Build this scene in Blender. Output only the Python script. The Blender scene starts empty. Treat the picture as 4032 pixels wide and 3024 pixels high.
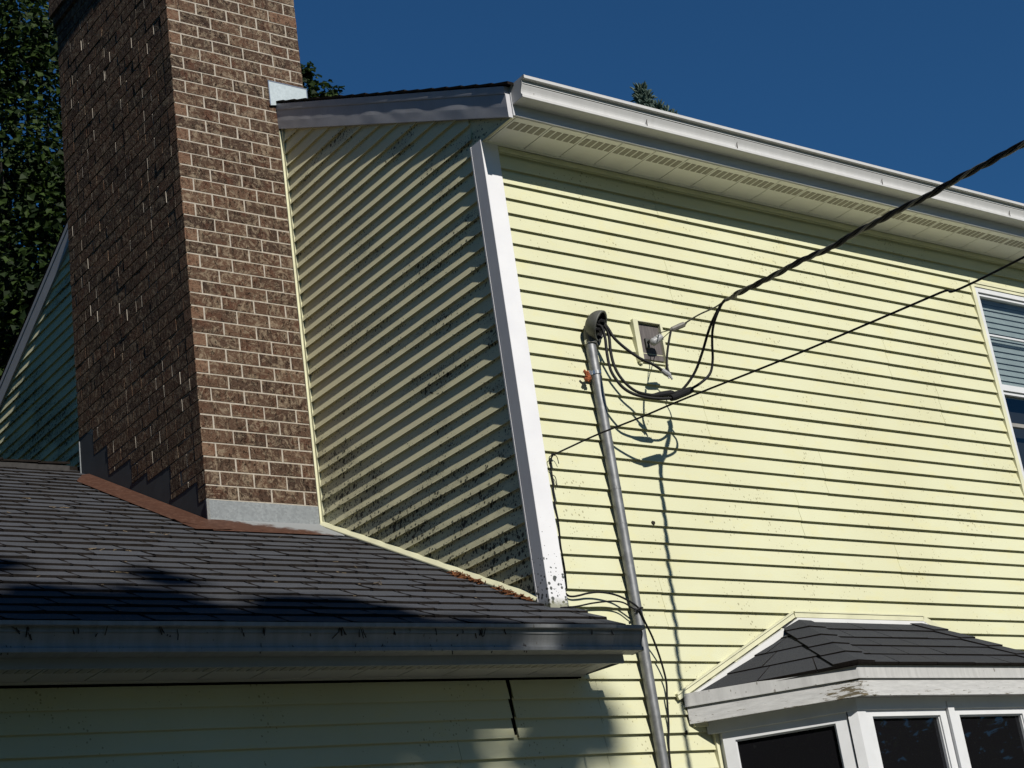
import bpy, bmesh, math, random
import numpy as np
from mathutils import Matrix, Vector, noise as mnoise

random.seed(7); rng = np.random.default_rng(7)
SC = bpy.context.scene
COL = SC.collection
R = math.radians

# ------------------------------------------------------------------ camera
cam_d = bpy.data.cameras.new('camera'); cam = bpy.data.objects.new('camera', cam_d); COL.objects.link(cam)
cam_d.sensor_width = 36.0; cam_d.lens = 36.0 * 6783.54 / 4032.0
cam_d.clip_start = 0.05; cam_d.clip_end = 600
rx = Vector((0.80222646, -0.58069405, -0.13866192))
fw = Vector((0.58854191, 0.73020674, 0.34701086))
up = Vector((-0.10025527, -0.35998965, 0.92755395))
M = Matrix(((rx.x, up.x, -fw.x, -5.20321), (rx.y, up.y, -fw.y, -6.40727), (rx.z, up.z, -fw.z, -4.21935), (0, 0, 0, 1)))
cam.matrix_world = M
SC.camera = cam

# ------------------------------------------------------------------ light
SUN = Vector((-0.084, -1.0, 0.74)).normalized()          # towards the sun
elev = math.asin(SUN.z)
w = bpy.data.worlds.new('World'); SC.world = w; w.use_nodes = True
nt = w.node_tree; bg = nt.nodes['Background']
sky = nt.nodes.new('ShaderNodeTexSky'); sky.sky_type = 'NISHITA'; sky.sun_disc = False
sky.sun_elevation = elev; sky.sun_rotation = math.atan2(SUN.x, SUN.y)
sky.altitude = 600; sky.air_density = 1.0; sky.dust_density = 0.0; sky.ozone_density = 6.0
tint = nt.nodes.new('ShaderNodeMix'); tint.data_type = 'RGBA'; tint.blend_type = 'MULTIPLY'; tint.inputs[0].default_value = 1.0; tint.inputs[7].default_value = (0.42, 0.87, 1.09, 1)
nt.links.new(sky.outputs[0], tint.inputs[6]); nt.links.new(tint.outputs[2], bg.inputs[0]); bg.inputs[1].default_value = 0.053
sl = bpy.data.lights.new('sun', 'SUN'); sl.energy = 5.0; sl.angle = R(0.53); sl.color = (1.0, 0.955, 0.88)
so = bpy.data.objects.new('sun', sl); COL.objects.link(so)
so.rotation_euler = SUN.to_track_quat('Z', 'Y').to_euler(); so.location = (0, -10, 20)
vs = SC.view_settings; vs.view_transform = 'Standard'; vs.look = 'None'; vs.exposure = 0.15; vs.gamma = 1.0

GZ = -5.8                                                # ground level (z = 0 is the first full clapboard edge)

# ------------------------------------------------------------------ materials
class NT:
    def __init__(s, name):
        s.m = bpy.data.materials.new(name); s.m.use_nodes = True
        s.t = s.m.node_tree; s.b = s.t.nodes['Principled BSDF']; s.out = s.t.nodes['Material Output']
    def n(s, ty, **kw):
        o = s.t.nodes.new('ShaderNode' + ty)
        for k, v in kw.items():
            if k.startswith('i_'):
                key = k[2:]; key = int(key) if key.isdigit() else key.replace('_', ' ')
                if isinstance(v, bpy.types.NodeSocket): s.t.links.new(v, o.inputs[key])
                else: o.inputs[key].default_value = v
            else: setattr(o, k, v)
        return o
    def co(s, scale=(1, 1, 1), loc=(0, 0, 0)):
        c = s.n('TexCoord'); m = s.n('Mapping', i_0=c.outputs['Object']); m.inputs['Scale'].default_value = scale; m.inputs['Location'].default_value = loc
        return m.outputs[0]
    def noise(s, v, scale, detail=4, rough=.55, dist=0.0):
        return s.n('TexNoise', i_Vector=v, i_Scale=scale, i_Detail=detail, i_Roughness=rough, i_Distortion=dist).outputs['Fac']
    def ramp(s, f, stops, interp='LINEAR'):
        r = s.n('ValToRGB', i_0=f); e = r.color_ramp.elements; r.color_ramp.interpolation = interp
        while len(e) < len(stops): e.new(0.5)
        for q, (p, c) in zip(e, stops):
            q.position = p; q.color = (c[0], c[1], c[2], 1) if hasattr(c, '__len__') else (c, c, c, 1)
        return r.outputs[0]
    def mix(s, f, a, b, mode='MIX'):
        m = s.n('Mix', data_type='RGBA', blend_type=mode)
        for i, v in ((0, f), (6, a), (7, b)):
            if isinstance(v, bpy.types.NodeSocket): s.t.links.new(v, m.inputs[i])
            else: m.inputs[i].default_value = v if i == 0 else (v[0], v[1], v[2], 1)
        return m.outputs[2]
    def math(s, op, a, b=0.0, c=0.0):
        m = s.n('Math', operation=op)
        for i, v in ((0, a), (1, b), (2, c)):
            if isinstance(v, bpy.types.NodeSocket): s.t.links.new(v, m.inputs[i])
            else: m.inputs[i].default_value = v
        return m.outputs[0]
    def attr(s, name='rnd'):
        return s.n('Attribute', attribute_name=name).outputs['Fac']
    def bump(s, h, strength=.3, dist=.003):
        b = s.n('Bump', i_Height=h, i_Strength=strength, i_Distance=dist); s.t.links.new(b.outputs[0], s.b.inputs['Normal'])
    def set(s, color=None, rough=None, metal=None, spec=None):
        for k, v in (('Base Color', color), ('Roughness', rough), ('Metallic', metal), ('Specular IOR Level', spec)):
            if v is None: continue
            if isinstance(v, bpy.types.NodeSocket): s.t.links.new(v, s.b.inputs[k])
            else: s.b.inputs[k].default_value = (v[0], v[1], v[2], 1) if hasattr(v, '__len__') else v
        return s
    def spots(s, v, scale, thr, mask):
        """dark specks: 1 inside a speck; size differs from cell to cell"""
        vo = s.n('TexVoronoi', i_Vector=v, i_Scale=scale)
        r = s.n('SeparateColor', i_0=vo.outputs['Color']).outputs[0]
        r2 = s.math('POWER', r, 2.0)
        t = s.math('MULTIPLY', s.math('MULTIPLY', r2, mask), thr)
        wob = s.math('MULTIPLY', s.math('SUBTRACT', s.noise(v, scale * 3.1, 2), .5), .25)
        return s.math('LESS_THAN', s.math('ADD', vo.outputs['Distance'], wob), t)

def siding_mat(name, moldy_lightened):
    k = NT(name); v = k.co()
    big = k.noise(v, 1.3, 4); streak = k.noise(k.co((1.5, 1.5, 14)), 2.0, 4)
    col = k.mix(k.math('MULTIPLY', streak, .35), (.540, .542, .368), (.512, .515, .355))
    col = k.mix(k.ramp(big, [(.35, 0), (.75, 1)]), col, (.49, .48, .31))
    yel = k.ramp(k.noise(k.co((1, 1, 2.2)), 4.5, 6, .75), [(.52, 0), (.74, 1)])
    col = k.mix(k.math('MULTIPLY', yel, .42), col, (.55, .50, .22))
    m1 = k.ramp(k.noise(v, 2.6, 3, .6), [(.44, .10), (.62, 1)])
    sp = k.spots(k.co((1, 1, .8)), 66, .42, m1)
    col = k.mix(k.math('MULTIPLY', sp, .6), col, (.17, .15, .075))
    sp2 = k.spots(k.co((1, 1, 1), (3, 7, 1)), 28, .15, k.ramp(k.noise(v, 1.9, 3), [(.5, 0), (.65, 1)]))
    col = k.mix(k.math('MULTIPLY', sp2, .5), col, (.20, .16, .07))
    if moldy_lightened:
        col = k.mix(.85, col, (.83, .78, .50))  # gable base made paler, putting sun-grazed brightness into the colour
        z = k.n('SeparateXYZ', i_0=v).outputs
        low = k.ramp(k.math('MULTIPLY_ADD', z[2], -1.0, 0.0), [(.0, .25), (1.0, .8)])
        low2 = k.ramp(k.math('MULTIPLY_ADD', k.math('ADD', z[2], k.math('MULTIPLY', z[1], -.515)), -1.6, -2.5), [(0, 0), (1, 1)])
        near = k.ramp(z[1], [(0, 1), (.9, .35)])
        nz = k.noise(k.co((1, .9, 3.2), (2, 5, 3)), 1.9, 5, .62)
        dens = k.ramp(k.math('ADD', nz, k.math('ADD', k.math('MULTIPLY', k.math('MULTIPLY', low, near), .10), k.math('MULTIPLY', low2, .13))), [(.42, .14), (.70, 1)])
        a = k.spots(k.co((1, 1, .8)), 62, .62, dens)
        b = k.spots(k.co((1, 1, .75), (1, 2, 9)), 125, .55, dens)
        c = k.spots(k.co((1, 1, .8), (5, 2, 1)), 26, .40, k.math('MULTIPLY', dens, dens))
        al = k.math('MAXIMUM', k.math('MAXIMUM', a, b), c)
        film = k.ramp(dens, [(.5, 0), (1, .35)])
        col = k.mix(film, col, (.20, .20, .13))
        col = k.mix(k.math('MULTIPLY', al, .93), col, (.022, .024, .018))
    k.set(col, .62, spec=.3)
    k.bump(k.noise(k.co((1, 1, 26)), 16, 3), .12, .002)
    return k.m

def plain(name, col, rough=.5, metal=0.0, var=.12, scale=6, spec=.4, dirt=None, bump=None):
    k = NT(name); v = k.co(); n = k.noise(v, scale, 5, .6)
    c = k.mix(k.ramp(n, [(.3, 0), (.7, 1)]), [x * (1 - var) for x in col], [min(1, x * (1 + var)) for x in col])
    if dirt:
        c = k.mix(k.math('MULTIPLY', k.ramp(k.noise(v, scale * 3, 6, .7), [(.5, 0), (.72, 1)]), dirt[1]), c, dirt[0])
    k.set(c, rough, metal, spec)
    if bump: k.bump(k.noise(v, bump[0], 5, .65), bump[1], bump[2])
    return k.m

def brick_mat():
    k = NT('brick'); v = k.co(); r = k.attr('rnd')
    off = k.n('CombineXYZ', i_0=k.math('MULTIPLY', r, 37), i_1=k.math('MULTIPLY', r, 71), i_2=k.math('MULTIPLY', r, 13)).outputs[0]
    vv = k.n('VectorMath', operation='ADD', i_0=v, i_1=off).outputs[0]
    dark = k.mix(r, (.122, .072, .046), (.058, .037, .026))
    red = k.ramp(k.noise(vv, 9, 3), [(.52, 0), (.68, 1)])
    col = k.mix(k.math('MULTIPLY', red, .7), dark, (.10, .045, .027))
    sw = k.ramp(k.noise(vv, 12, 6, .72, 2.2), [(.50, 0), (.57, .75), (.66, 1)])
    col = k.mix(k.math('MULTIPLY', sw, .68), col, (.31, .245, .17))
    sw2 = k.ramp(k.noise(vv, 60, 4, .7, 1.2), [(.58, 0), (.68, 1)])
    col = k.mix(k.math('MULTIPLY', sw2, .5), col, (.30, .24, .18))
    pit = k.ramp(k.noise(vv, 46, 3, .6, .4), [(.30, 1), (.36, 0)])
    col = k.mix(k.math('MULTIPLY', pit, .7), col, (.03, .018, .012))
    org = k.math('GREATER_THAN', k.attr('hdr'), .5)
    ocol = k.mix(k.ramp(k.noise(vv, 30, 4, .6, 1.0), [(.4, 0), (.65, 1)]), (.165, .088, .055), (.22, .145, .095))
    col = k.mix(k.math('MULTIPLY', org, .85), col, ocol)
    k.set(col, .9, spec=.15)
    h = k.math('ADD', k.noise(vv, 42, 6, .75), k.math('MULTIPLY', k.ramp(k.noise(k.n('VectorMath', operation='MULTIPLY', i_0=vv, i_1=(1, 1, .3)).outputs[0], 55, 3), [(.3, 0), (.45, 1)]), .8))
    k.bump(h, 1.0, .022)
    return k.m

def shingle_mat(name, base, warm):
    k = NT(name); v = k.co(); r = k.attr('rnd')
    c = k.mix(r, [x * .84 for x in base], [x * 1.16 for x in base])
    c = k.mix(k.ramp(k.noise(v, 420, 3, .8), [(.40, 0), (.66, 1)]), c, [x * 1.7 for x in base])
    c = k.mix(k.ramp(k.noise(v, 300, 2, .8), [(.34, 1), (.46, 0)]), c, [x * .4 for x in base])
    c = k.mix(k.math('MULTIPLY', k.ramp(k.noise(v, 3.1, 4, .6), [(.45, 0), (.7, 1)]), .45), c, warm)
    k.set(c, .92, spec=.15); k.bump(k.noise(v, 300, 3, .7), .6, .003)
    return k.m

def galv_mat(name, a, b, m):
    k = NT(name); v = k.co()
    vo = k.n('TexVoronoi', i_Vector=v, i_Scale=85).outputs['Color']
    g = k.n('SeparateColor', i_0=vo).outputs[0]
    c = k.mix(g, a, b)
    c = k.mix(k.math('MULTIPLY', k.ramp(k.noise(v, 7, 4), [(.4, 0), (.7, 1)]), .6), c, a)
    k.set(c, .62, m, .4)
    return k.m

def apron_mat():
    """galvanised apron that has rusted through from its left end"""
    k = NT('rusty_apron'); v = k.co(); z = k.n('SeparateXYZ', i_0=v).outputs
    n = k.noise(v, 9, 5, .65)
    # rusty everywhere left of the chimney and along the lower front edge
    t = k.math('ADD', k.math('MULTIPLY', z[0], -1.5), k.math('MULTIPLY', z[1], -2.6))
    t = k.math('ADD', t, k.math('MULTIPLY', k.math('SUBTRACT', n, .5), 1.1))
    f = k.ramp(k.math('ADD', k.math('MULTIPLY', t, .9), 4.3), [(.38, 0), (.55, 1)])
    left = k.math('LESS_THAN', z[0], -.755)
    f = k.math('MAXIMUM', f, left)
    rust = k.mix(n, (.036, .0165, .011), (.072, .030, .0165))
    rust = k.mix(k.ramp(k.noise(v, 30, 5, .7), [(.5, 0), (.7, 1)]), rust, (.095, .050, .033))
    c = k.mix(f, (.21, .22, .225), rust)
    k.set(c, .75, 0, .2)
    return k.m

def wood_mat(name, a, b, stretch, sc=10, paint=None):
    k = NT(name); v = k.co(stretch)
    n = k.noise(v, sc, 6, .7, .3)
    c = k.mix(k.ramp(n, [(.3, 0), (.7, 1)]), a, b)
    if paint:
        f = k.ramp(k.math('ADD', k.noise(v, sc * 1.3, 5, .7), paint[1]), [(.56, 0), (.60, 1)])
        c = k.mix(f, c, paint[0])
    k.set(c, .8, spec=.25); k.bump(n, .3, .003)
    return k.m

def leaf_mat(name, a, b, tr):
    k = NT(name); r = k.attr('rnd'); c = k.mix(r, a, b)
    k.set(c, .62, spec=.15)
    t = k.n('BsdfTranslucent', i_Color=k.mix(r, [x * 1.5 for x in a], [x * 1.5 for x in b]))
    m = k.n('MixShader', i_0=tr, i_1=k.b.outputs[0], i_2=t.outputs[0]); k.t.links.new(m.outputs[0], k.out.inputs[0])
    return k.m

def glass_mat(name, tint, through):
    k = NT(name); v = k.co()
    fr = k.n('Fresnel', i_IOR=1.55).outputs[0]
    fr = k.math('MINIMUM', k.math('MULTIPLY', fr, 1.05), 1.0)
    gl = k.n('BsdfGlossy', i_Color=(.9, .95, 1, 1), i_Roughness=.012)
    bmp = k.n('Bump', i_Height=k.noise(v, 2.2, 2), i_Strength=.06, i_Distance=.02); k.t.links.new(bmp.outputs[0], gl.inputs['Normal'])
    if through:
        inner = k.n('BsdfTransparent', i_Color=(*tint, 1))
    else:
        inner = k.n('BsdfDiffuse', i_Color=(*tint, 1))
    m = k.n('MixShader', i_0=fr, i_1=inner.outputs[0], i_2=gl.outputs[0]); k.t.links.new(m.outputs[0], k.out.inputs[0])
    return k.m

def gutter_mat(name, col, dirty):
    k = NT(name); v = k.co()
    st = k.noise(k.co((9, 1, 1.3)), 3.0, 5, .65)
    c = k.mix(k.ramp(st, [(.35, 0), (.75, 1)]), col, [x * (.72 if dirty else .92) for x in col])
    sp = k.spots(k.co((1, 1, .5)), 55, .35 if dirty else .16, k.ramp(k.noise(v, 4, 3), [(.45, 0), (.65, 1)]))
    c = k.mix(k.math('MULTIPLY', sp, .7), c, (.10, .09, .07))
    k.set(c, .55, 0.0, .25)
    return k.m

def corner_mat():
    k = NT('white_corner_trim'); v = k.co(); z = k.n('SeparateXYZ', i_0=v).outputs
    low = k.ramp(k.math('MULTIPLY_ADD', z[2], -1.0, -1.35), [(.0, 0), (.62, .12), (1.0, 1)])
    a = k.spots(v, 30, .72, low); b = k.spots(k.co((1, 1, 1), (2, 1, 4)), 60, .75, low)
    c = k.mix(k.ramp(k.noise(v, 5, 4), [(.3, 0), (.7, 1)]), (.66, .66, .67), (.61, .61, .63))
    c = k.mix(k.math('MULTIPLY', k.math('MAXIMUM', a, b), .92), c, (.03, .035, .03))
    green = k.ramp(k.math('ADD', k.math('MULTIPLY_ADD', z[2], -1.0, -2.30), k.math('MULTIPLY', k.noise(v, 40, 3), .05)), [(.02, 0), (.06, .8)])
    c = k.mix(green, c, (.17, .17, .09))
    k.set(c, .45, 0, .4); return k.m

def peeling_mat():
    k = NT('peeling_white_paint'); v = k.co((1.4, 1.4, 9)); z = k.n('SeparateXYZ', i_0=k.co()).outputs
    near = k.ramp(k.math('ABSOLUTE', k.math('ADD', z[0], -1.33)), [(0.0, .17), (.16, .0)])
    g = k.ramp(k.noise(v, 8, 6, .7), [(.3, 0), (.75, 1)])
    c = k.mix(g, (.47, .47, .46), (.33, .33, .325))
    edge = k.ramp(k.math('MULTIPLY_ADD', z[2], -1.0, -2.86), [(.02, 0), (.065, .12)])
    f = k.ramp(k.math('ADD', k.math('ADD', k.noise(v, 9, 5, .72, .4), near), k.math('MULTIPLY', edge, .5)), [(.645, 0), (.67, 1)])
    c = k.mix(f, c, k.mix(g, (.05, .045, .03), (.16, .13, .08)))
    k.set(c, .7, 0, .25); k.bump(k.noise(v, 9, 5, .72, .4), .3, .003); return k.m

def ground_mat(name, a, b, sc):
    k = NT(name); v = k.co()
    c = k.mix(k.ramp(k.noise(v, sc, 6, .7), [(.3, 0), (.7, 1)]), a, b)
    k.set(c, .95, spec=.1); return k.m

MT = dict(
    siding=siding_mat('yellow_vinyl_siding', False), gable=siding_mat('moldy_lightened_siding', True),
    trim=plain('cream_trim', (.56, .55, .38), .5), corner=corner_mat(),
    white=plain('white_aluminium', (.60, .60, .59), .45, var=.05), soffit=plain('soffit_vinyl', (.80, .79, .73), .55, var=.04),
    vent=plain('soffit_vent', (.30, .285, .235), .7, var=.1), fascia2=plain('shade_tinted_fascia', (.24, .25, .255), .5, var=.06), soffit2=plain('shade_tinted_soffit', (.40, .39, .36), .55, var=.05), rake=plain('rake_aluminium', (.44, .44, .46), .5, var=.06, dirt=((.2, .2, .2), .2), bump=(60, .15, .002)),  # low-eave fascia and soffit darkened to paint in the eave shade
    fascia=plain('fascia_aluminium', (.46, .47, .49), .5, var=.04),
    gutter=gutter_mat('clean_gutter', (.50, .50, .495), False), gutter2=gutter_mat('dirty_shade_tinted_gutter', (.24, .245, .245), True),  # low gutter: real dirt, plus shade put into its darker grey
    brick=brick_mat(), mortar=plain('mortar', (.345, .31, .26), .95, var=.2, scale=40, spec=.1, bump=(120, .6, .003)),
    shingle=shingle_mat('grey_shingle', (.044, .047, .054), (.050, .050, .051)), shingle2=shingle_mat('charcoal_shingle', (.029, .031, .035), (.036, .036, .038)),
    edge=plain('shingle_edge_slot_shade', (.012, .010, .009), .95, var=.4, scale=60, spec=.05, dirt=((.035, .028, .02), .4)),
    galv=galv_mat('galvanised', (.150, .165, .175), (.215, .235, .245), .1), galv2=galv_mat('pale_galvanised', (.33, .38, .40), (.40, .455, .475), .1), apron=apron_mat(), black=plain('black_rubber', (.008, .008, .009), .6, var=.2, spec=.18),
    tape=plain('black_tape', (.008, .008, .009), .75, var=.3, scale=40, spec=.2, bump=(60, .6, .004)),
    dark=plain('dark_gap', (.006, .006, .006), .9, var=.1, spec=.0), step=plain('weathered_lead', (.060, .066, .072), .7, .1, var=.12, scale=10),
    steel=plain('conduit_steel', (.20, .205, .21), .48, .6, var=.22, scale=25), head=plain('head_cast', (.085, .086, .078), .6, .3, var=.2, scale=18),
    shiny=plain('shiny_clamp', (.62, .62, .60), .25, .9, var=.1), orange=plain('orange_rust', (.30, .085, .03), .9, var=.5, scale=70, bump=(90, 1, .01)),
    block=wood_mat('weathered_block', (.055, .048, .048), (.15, .135, .13), (60, 60, 4), 2.0), porcelain=plain('porcelain', (.26, .265, .27), .45, var=.15, scale=30),
    alum=plain('bare_aluminium', (.13, .125, .11), .6, .2, var=.2, scale=30), peel=peeling_mat(),
    drip=gutter_mat('stained_drip_edge', (.43, .43, .42), True), frame=plain('white_window_frame', (.56, .57, .58), .4, var=.05, dirt=((.4, .4, .38), .18)),
    pane=glass_mat('dark_pane', (.006, .006, .007), False), pane2=glass_mat('clear_pane', (.72, .78, .80), True), blind=plain('blind_slat', (.36, .385, .375), .5),
    rail=plain('bronze_rail', (.25, .24, .22), .5), room=plain('dark_room', (.02, .02, .022), .9),
    needle=plain('dry_needles', (.035, .025, .018), .9, var=.4, scale=50, spec=.1), moss=plain('rusty_litter', (.13, .055, .026), .95, var=.5, scale=60, spec=.05),
    mud=plain('dried_mud', (.02, .016, .012), .95, var=.3, scale=60, bump=(80, 1, .006)), bark=plain('bark', (.035, .03, .025), .9, var=.3, scale=20, bump=(30, .8, .02)),
    leaf=leaf_mat('maple_leaf', (.006, .014, .003), (.034, .058, .010), .18), leaf2=leaf_mat('front_leaf', (.03, .06, .014), (.05, .09, .02), .2),
    spruce=leaf_mat('spruce_needles', (.040, .062, .048), (.105, .140, .115), .05),
    lawn=ground_mat('lawn_grass', (.05, .085, .025), (.09, .12, .04), 9), patio=ground_mat('patio_concrete', (.17, .165, .15), (.22, .215, .20), 3),
    cap=plain('ridge_vent', (.035, .033, .032), .9, var=.25, scale=40), debris=plain('litter_tan', (.16, .12, .075), .95, var=.5, scale=60),
)

# ------------------------------------------------------------------ mesh helpers
class MB:
    def __init__(s): s.v = []; s.f = []; s.m = []; s.a = []; s.h = []
    def face(s, pts, m=0, a=0.5, h=0.0):
        i = len(s.v); s.v += [tuple(p) for p in pts]; s.f.append(tuple(range(i, i + len(pts)))); s.m.append(m); s.a.append(a); s.h.append(h)
    def box(s, x0, x1, y0, y1, z0, z1, m=0, a=.5, h=0.0):
        s.hexa([(x0, y0, z0), (x1, y0, z0), (x1, y1, z0), (x0, y1, z0), (x0, y0, z1), (x1, y0, z1), (x1, y1, z1), (x0, y1, z1)], m, a, h)
    def hexa(s, p, m=0, a=.5, h=0.0, fm=None):
        i = len(s.v); s.v += [tuple(q) for q in p]
        for j, q in enumerate(((0, 3, 2, 1), (4, 5, 6, 7), (0, 1, 5, 4), (1, 2, 6, 5), (2, 3, 7, 6), (3, 0, 4, 7))):
            s.f.append(tuple(i + k for k in q)); s.m.append(fm[j] if fm else m); s.a.append(a); s.h.append(h)
    def grid(s, rows, m=0, a=.5, close=False):
        i = len(s.v); n = len(rows[0])
        for r in rows: s.v += [tuple(p) for p in r]
        for j in range(len(rows) - 1):
            for k in range(n if close else n - 1):
                q = (i + j * n + k, i + j * n + (k + 1) % n, i + (j + 1) * n + (k + 1) % n, i + (j + 1) * n + k)
                s.f.append(q); s.m.append(m[j] if isinstance(m, (list, tuple)) else m); s.a.append(a); s.h.append(0.0)
    def tube(s, pts, r, n=8, m=0, smooth=0, cap=True, a=.5):
        P = [Vector(p) for p in pts]
        if smooth: P = cr(P, smooth)
        rr = r if isinstance(r, (list, tuple)) else None
        if rr and len(rr) != len(P): rr = list(np.interp(np.linspace(0, 1, len(P)), np.linspace(0, 1, len(rr)), rr))
        t = (P[1] - P[0]).normalized(); nrm = t.orthogonal().normalized(); rows = []
        for i, p in enumerate(P):
            t2 = (P[min(i + 1, len(P) - 1)] - P[max(i - 1, 0)]).normalized()
            nrm = (nrm - t2 * nrm.dot(t2)).normalized(); b = t2.cross(nrm); q = rr[i] if rr else r
            rows.append([p + nrm * math.cos(u) * q + b * math.sin(u) * q for u in (2 * math.pi * k / n for k in range(n))])
        s.grid(rows, m, a, True)
        if cap: s.face(rows[0][::-1], m, a); s.face(rows[-1], m, a)
    def build(s, name, mats, parent=None, smooth=False, label=None):
        me = bpy.data.meshes.new(name); me.from_pydata(s.v, [], s.f)
        for x in (mats if isinstance(mats, (list, tuple)) else [mats]): me.materials.append(MT[x])
        me.polygons.foreach_set('material_index', s.m)
        at = me.attributes.new('rnd', 'FLOAT', 'FACE'); at.data.foreach_set('value', np.array(s.a, dtype=np.float32))
        if any(s.h):
            at = me.attributes.new('hdr', 'FLOAT', 'FACE'); at.data.foreach_set('value', np.array(s.h, dtype=np.float32))
        if smooth: me.polygons.foreach_set('use_smooth', [True] * len(s.f))
        me.update()
        ob = bpy.data.objects.new(name, me); COL.objects.link(ob)
        if parent:
            ob.parent = parent; o = Vector((0, 0, 0)); q = parent
            while q: o += q.location; q = q.parent
            ob.location = -o
        if label: ob['label'] = label
        return ob

def cr(P, n):
    out = []
    for i in range(len(P) - 1):
        a, b, c, d = P[max(i - 1, 0)], P[i], P[i + 1], P[min(i + 2, len(P) - 1)]
        for k in range(n):
            t = k / n
            out.append(.5 * ((2 * b) + (c - a) * t + (2 * a - 5 * b + 4 * c - d) * t * t + (3 * b - a - 3 * c + d) * t ** 3))
    out.append(P[-1]); return out

def thing(name, label, cat, loc=(0, 0, 0), group=None):
    o = bpy.data.objects.new(name, None); COL.objects.link(o); o.location = loc; o['label'] = label; o['category'] = cat
    o.empty_display_size = .1
    if group: o['group'] = group
    return o
def tag(o, label, cat, group=None, kind=None):
    if label: o['label'] = label
    if cat: o['category'] = cat
    if group: o['group'] = group
    if kind: o['kind'] = kind
    return o
def clip(ob, co, no):
    """throw away what lies on the +no side"""
    bm = bmesh.new(); bm.from_mesh(ob.data); off = Vector(ob.location)
    o = Vector((0, 0, 0)); q = ob
    while q: o += Vector(q.location); q = q.parent
    bmesh.ops.bisect_plane(bm, geom=bm.verts[:] + bm.edges[:] + bm.faces[:], plane_co=Vector(co) - o, plane_no=Vector(no), clear_outer=True, dist=1e-6)
    bm.to_mesh(ob.data); bm.free()
def nz(x, y=0.0, z=0.0): return mnoise.noise(Vector((x, y, z)))

E = 0.09
TILT = 0.013                                             # the lower wing has sagged a little to the left
def sag(x, z): return z + TILT * min(0.0, x)

house = thing('house', 'pale yellow clapboard house with a brick chimney, a lower wing and a bay window', 'house', (0, 0, GZ))

# ------------------------------------------------------------------ clapboard walls
def boards(mb, pos, k, spans, seed, step=.3):
    zb = -E * k
    for (a, b, dd, dz) in spans:
        n = max(2, int((b - a) / step) + 1)
        us = np.linspace(a, b, n)
        prof = ((E + .016, .0002), (E - .002, .0010), (.005, .0153), (.0014, .0163), (0.0, .0159), (.0004, .0142), (.0090, .0134), (.0090, .0004))
        rows = []
        for (h, d) in prof:
            row = []
            for u in us:
                wv = nz(u * 1.1, k * 3.7, seed) ; w2 = nz(u * 1.7, k * 5.1, seed + 9)
                row.append(pos(u, d + dd * (d > .003) + (.0016 * w2 if d > .003 else 0.0), zb + h + dz + .0011 * wv + (.0012 * nz(u * .6, k * 9.1, seed + 3))))
            rows.append(row)
        mb.grid(rows, 0, random.random())
        for u in (us[0], us[-1]):
            mb.face([pos(u, d + dd, zb + h + dz) for h, d in prof], 0)

seams = {0: 1.2, 1: 2.54, 2: 1.19, 3: 2.94, 4: 3.35, 5: 1.28, 6: 2.14, 7: 1.87, 8: 2.62, 9: .726, 10: 1.95, 12: -.66, 13: 1.4}
def wall_front():
    f = MB(); g = MB()
    for k in range(-2, 64):
        tri = (k + 2) // 3
        a = .086 if k < 31 else -5.2
        cuts = []
        if 1 <= k <= 18: cuts.append((3.972, 5.12))
        if k >= 33 and k < 50: cuts.append((.915, 3.45))
        segs = [[a, 9.3]]
        for c0, c1 in cuts: segs = [[segs[0][0], c0], [c1, 9.3]] if len(segs) == 1 else segs
        out = []
        for s0, s1 in segs:
            pts = []
            if k >= 31: pts.append((0.2, 0))
            sx = seams.get(tri)
            if sx is not None and s0 < sx - .1 and sx < s1 - .1: pts.append((sx, 1))
            if tri == 11: pts.append((-.33, 2))
            pts.sort(); cur = s0; flip = 0
            for x, ty in pts:
                if not (s0 < x < s1): continue
                out.append((cur, x - (.012 if ty == 2 else 0), .0020 * flip, -.0016 * flip)); cur = x + (.010 if ty == 2 else 0); flip = 1 - flip if ty else flip
            out.append((cur, s1, .0020 * flip, -.0016 * flip))
        boards(f, (lambda u, d, z: (u, -d, sag(u, z))) if k >= 31 else (lambda u, d, z: (u, -d, z)), k, out, 1.3)
    # sheathing behind the boards, with the openings left out
    for x0, x1, z0, z1 in ((.0, 3.975, -2.93, .42), (3.975, 5.12, .0, .42), (3.975, 5.12, -2.93, -1.62), (5.12, 9.3, -2.93, .42),
                           (-5.2, .91, GZ, -2.93), (.91, 3.45, GZ, -4.42), (3.45, 9.3, GZ, -2.93), (-5.2, 0.0, -2.93, -2.6)):
        f.face([(x0, .004, z0), (x1, .004, z0), (x1, .004, z1), (x0, .004, z1)], 1)
    # trim under the eave
    return f.build('wall', ['siding', 'dark'], house, label='front wall of sunlit pale yellow clapboard')
wall_front()

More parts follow.
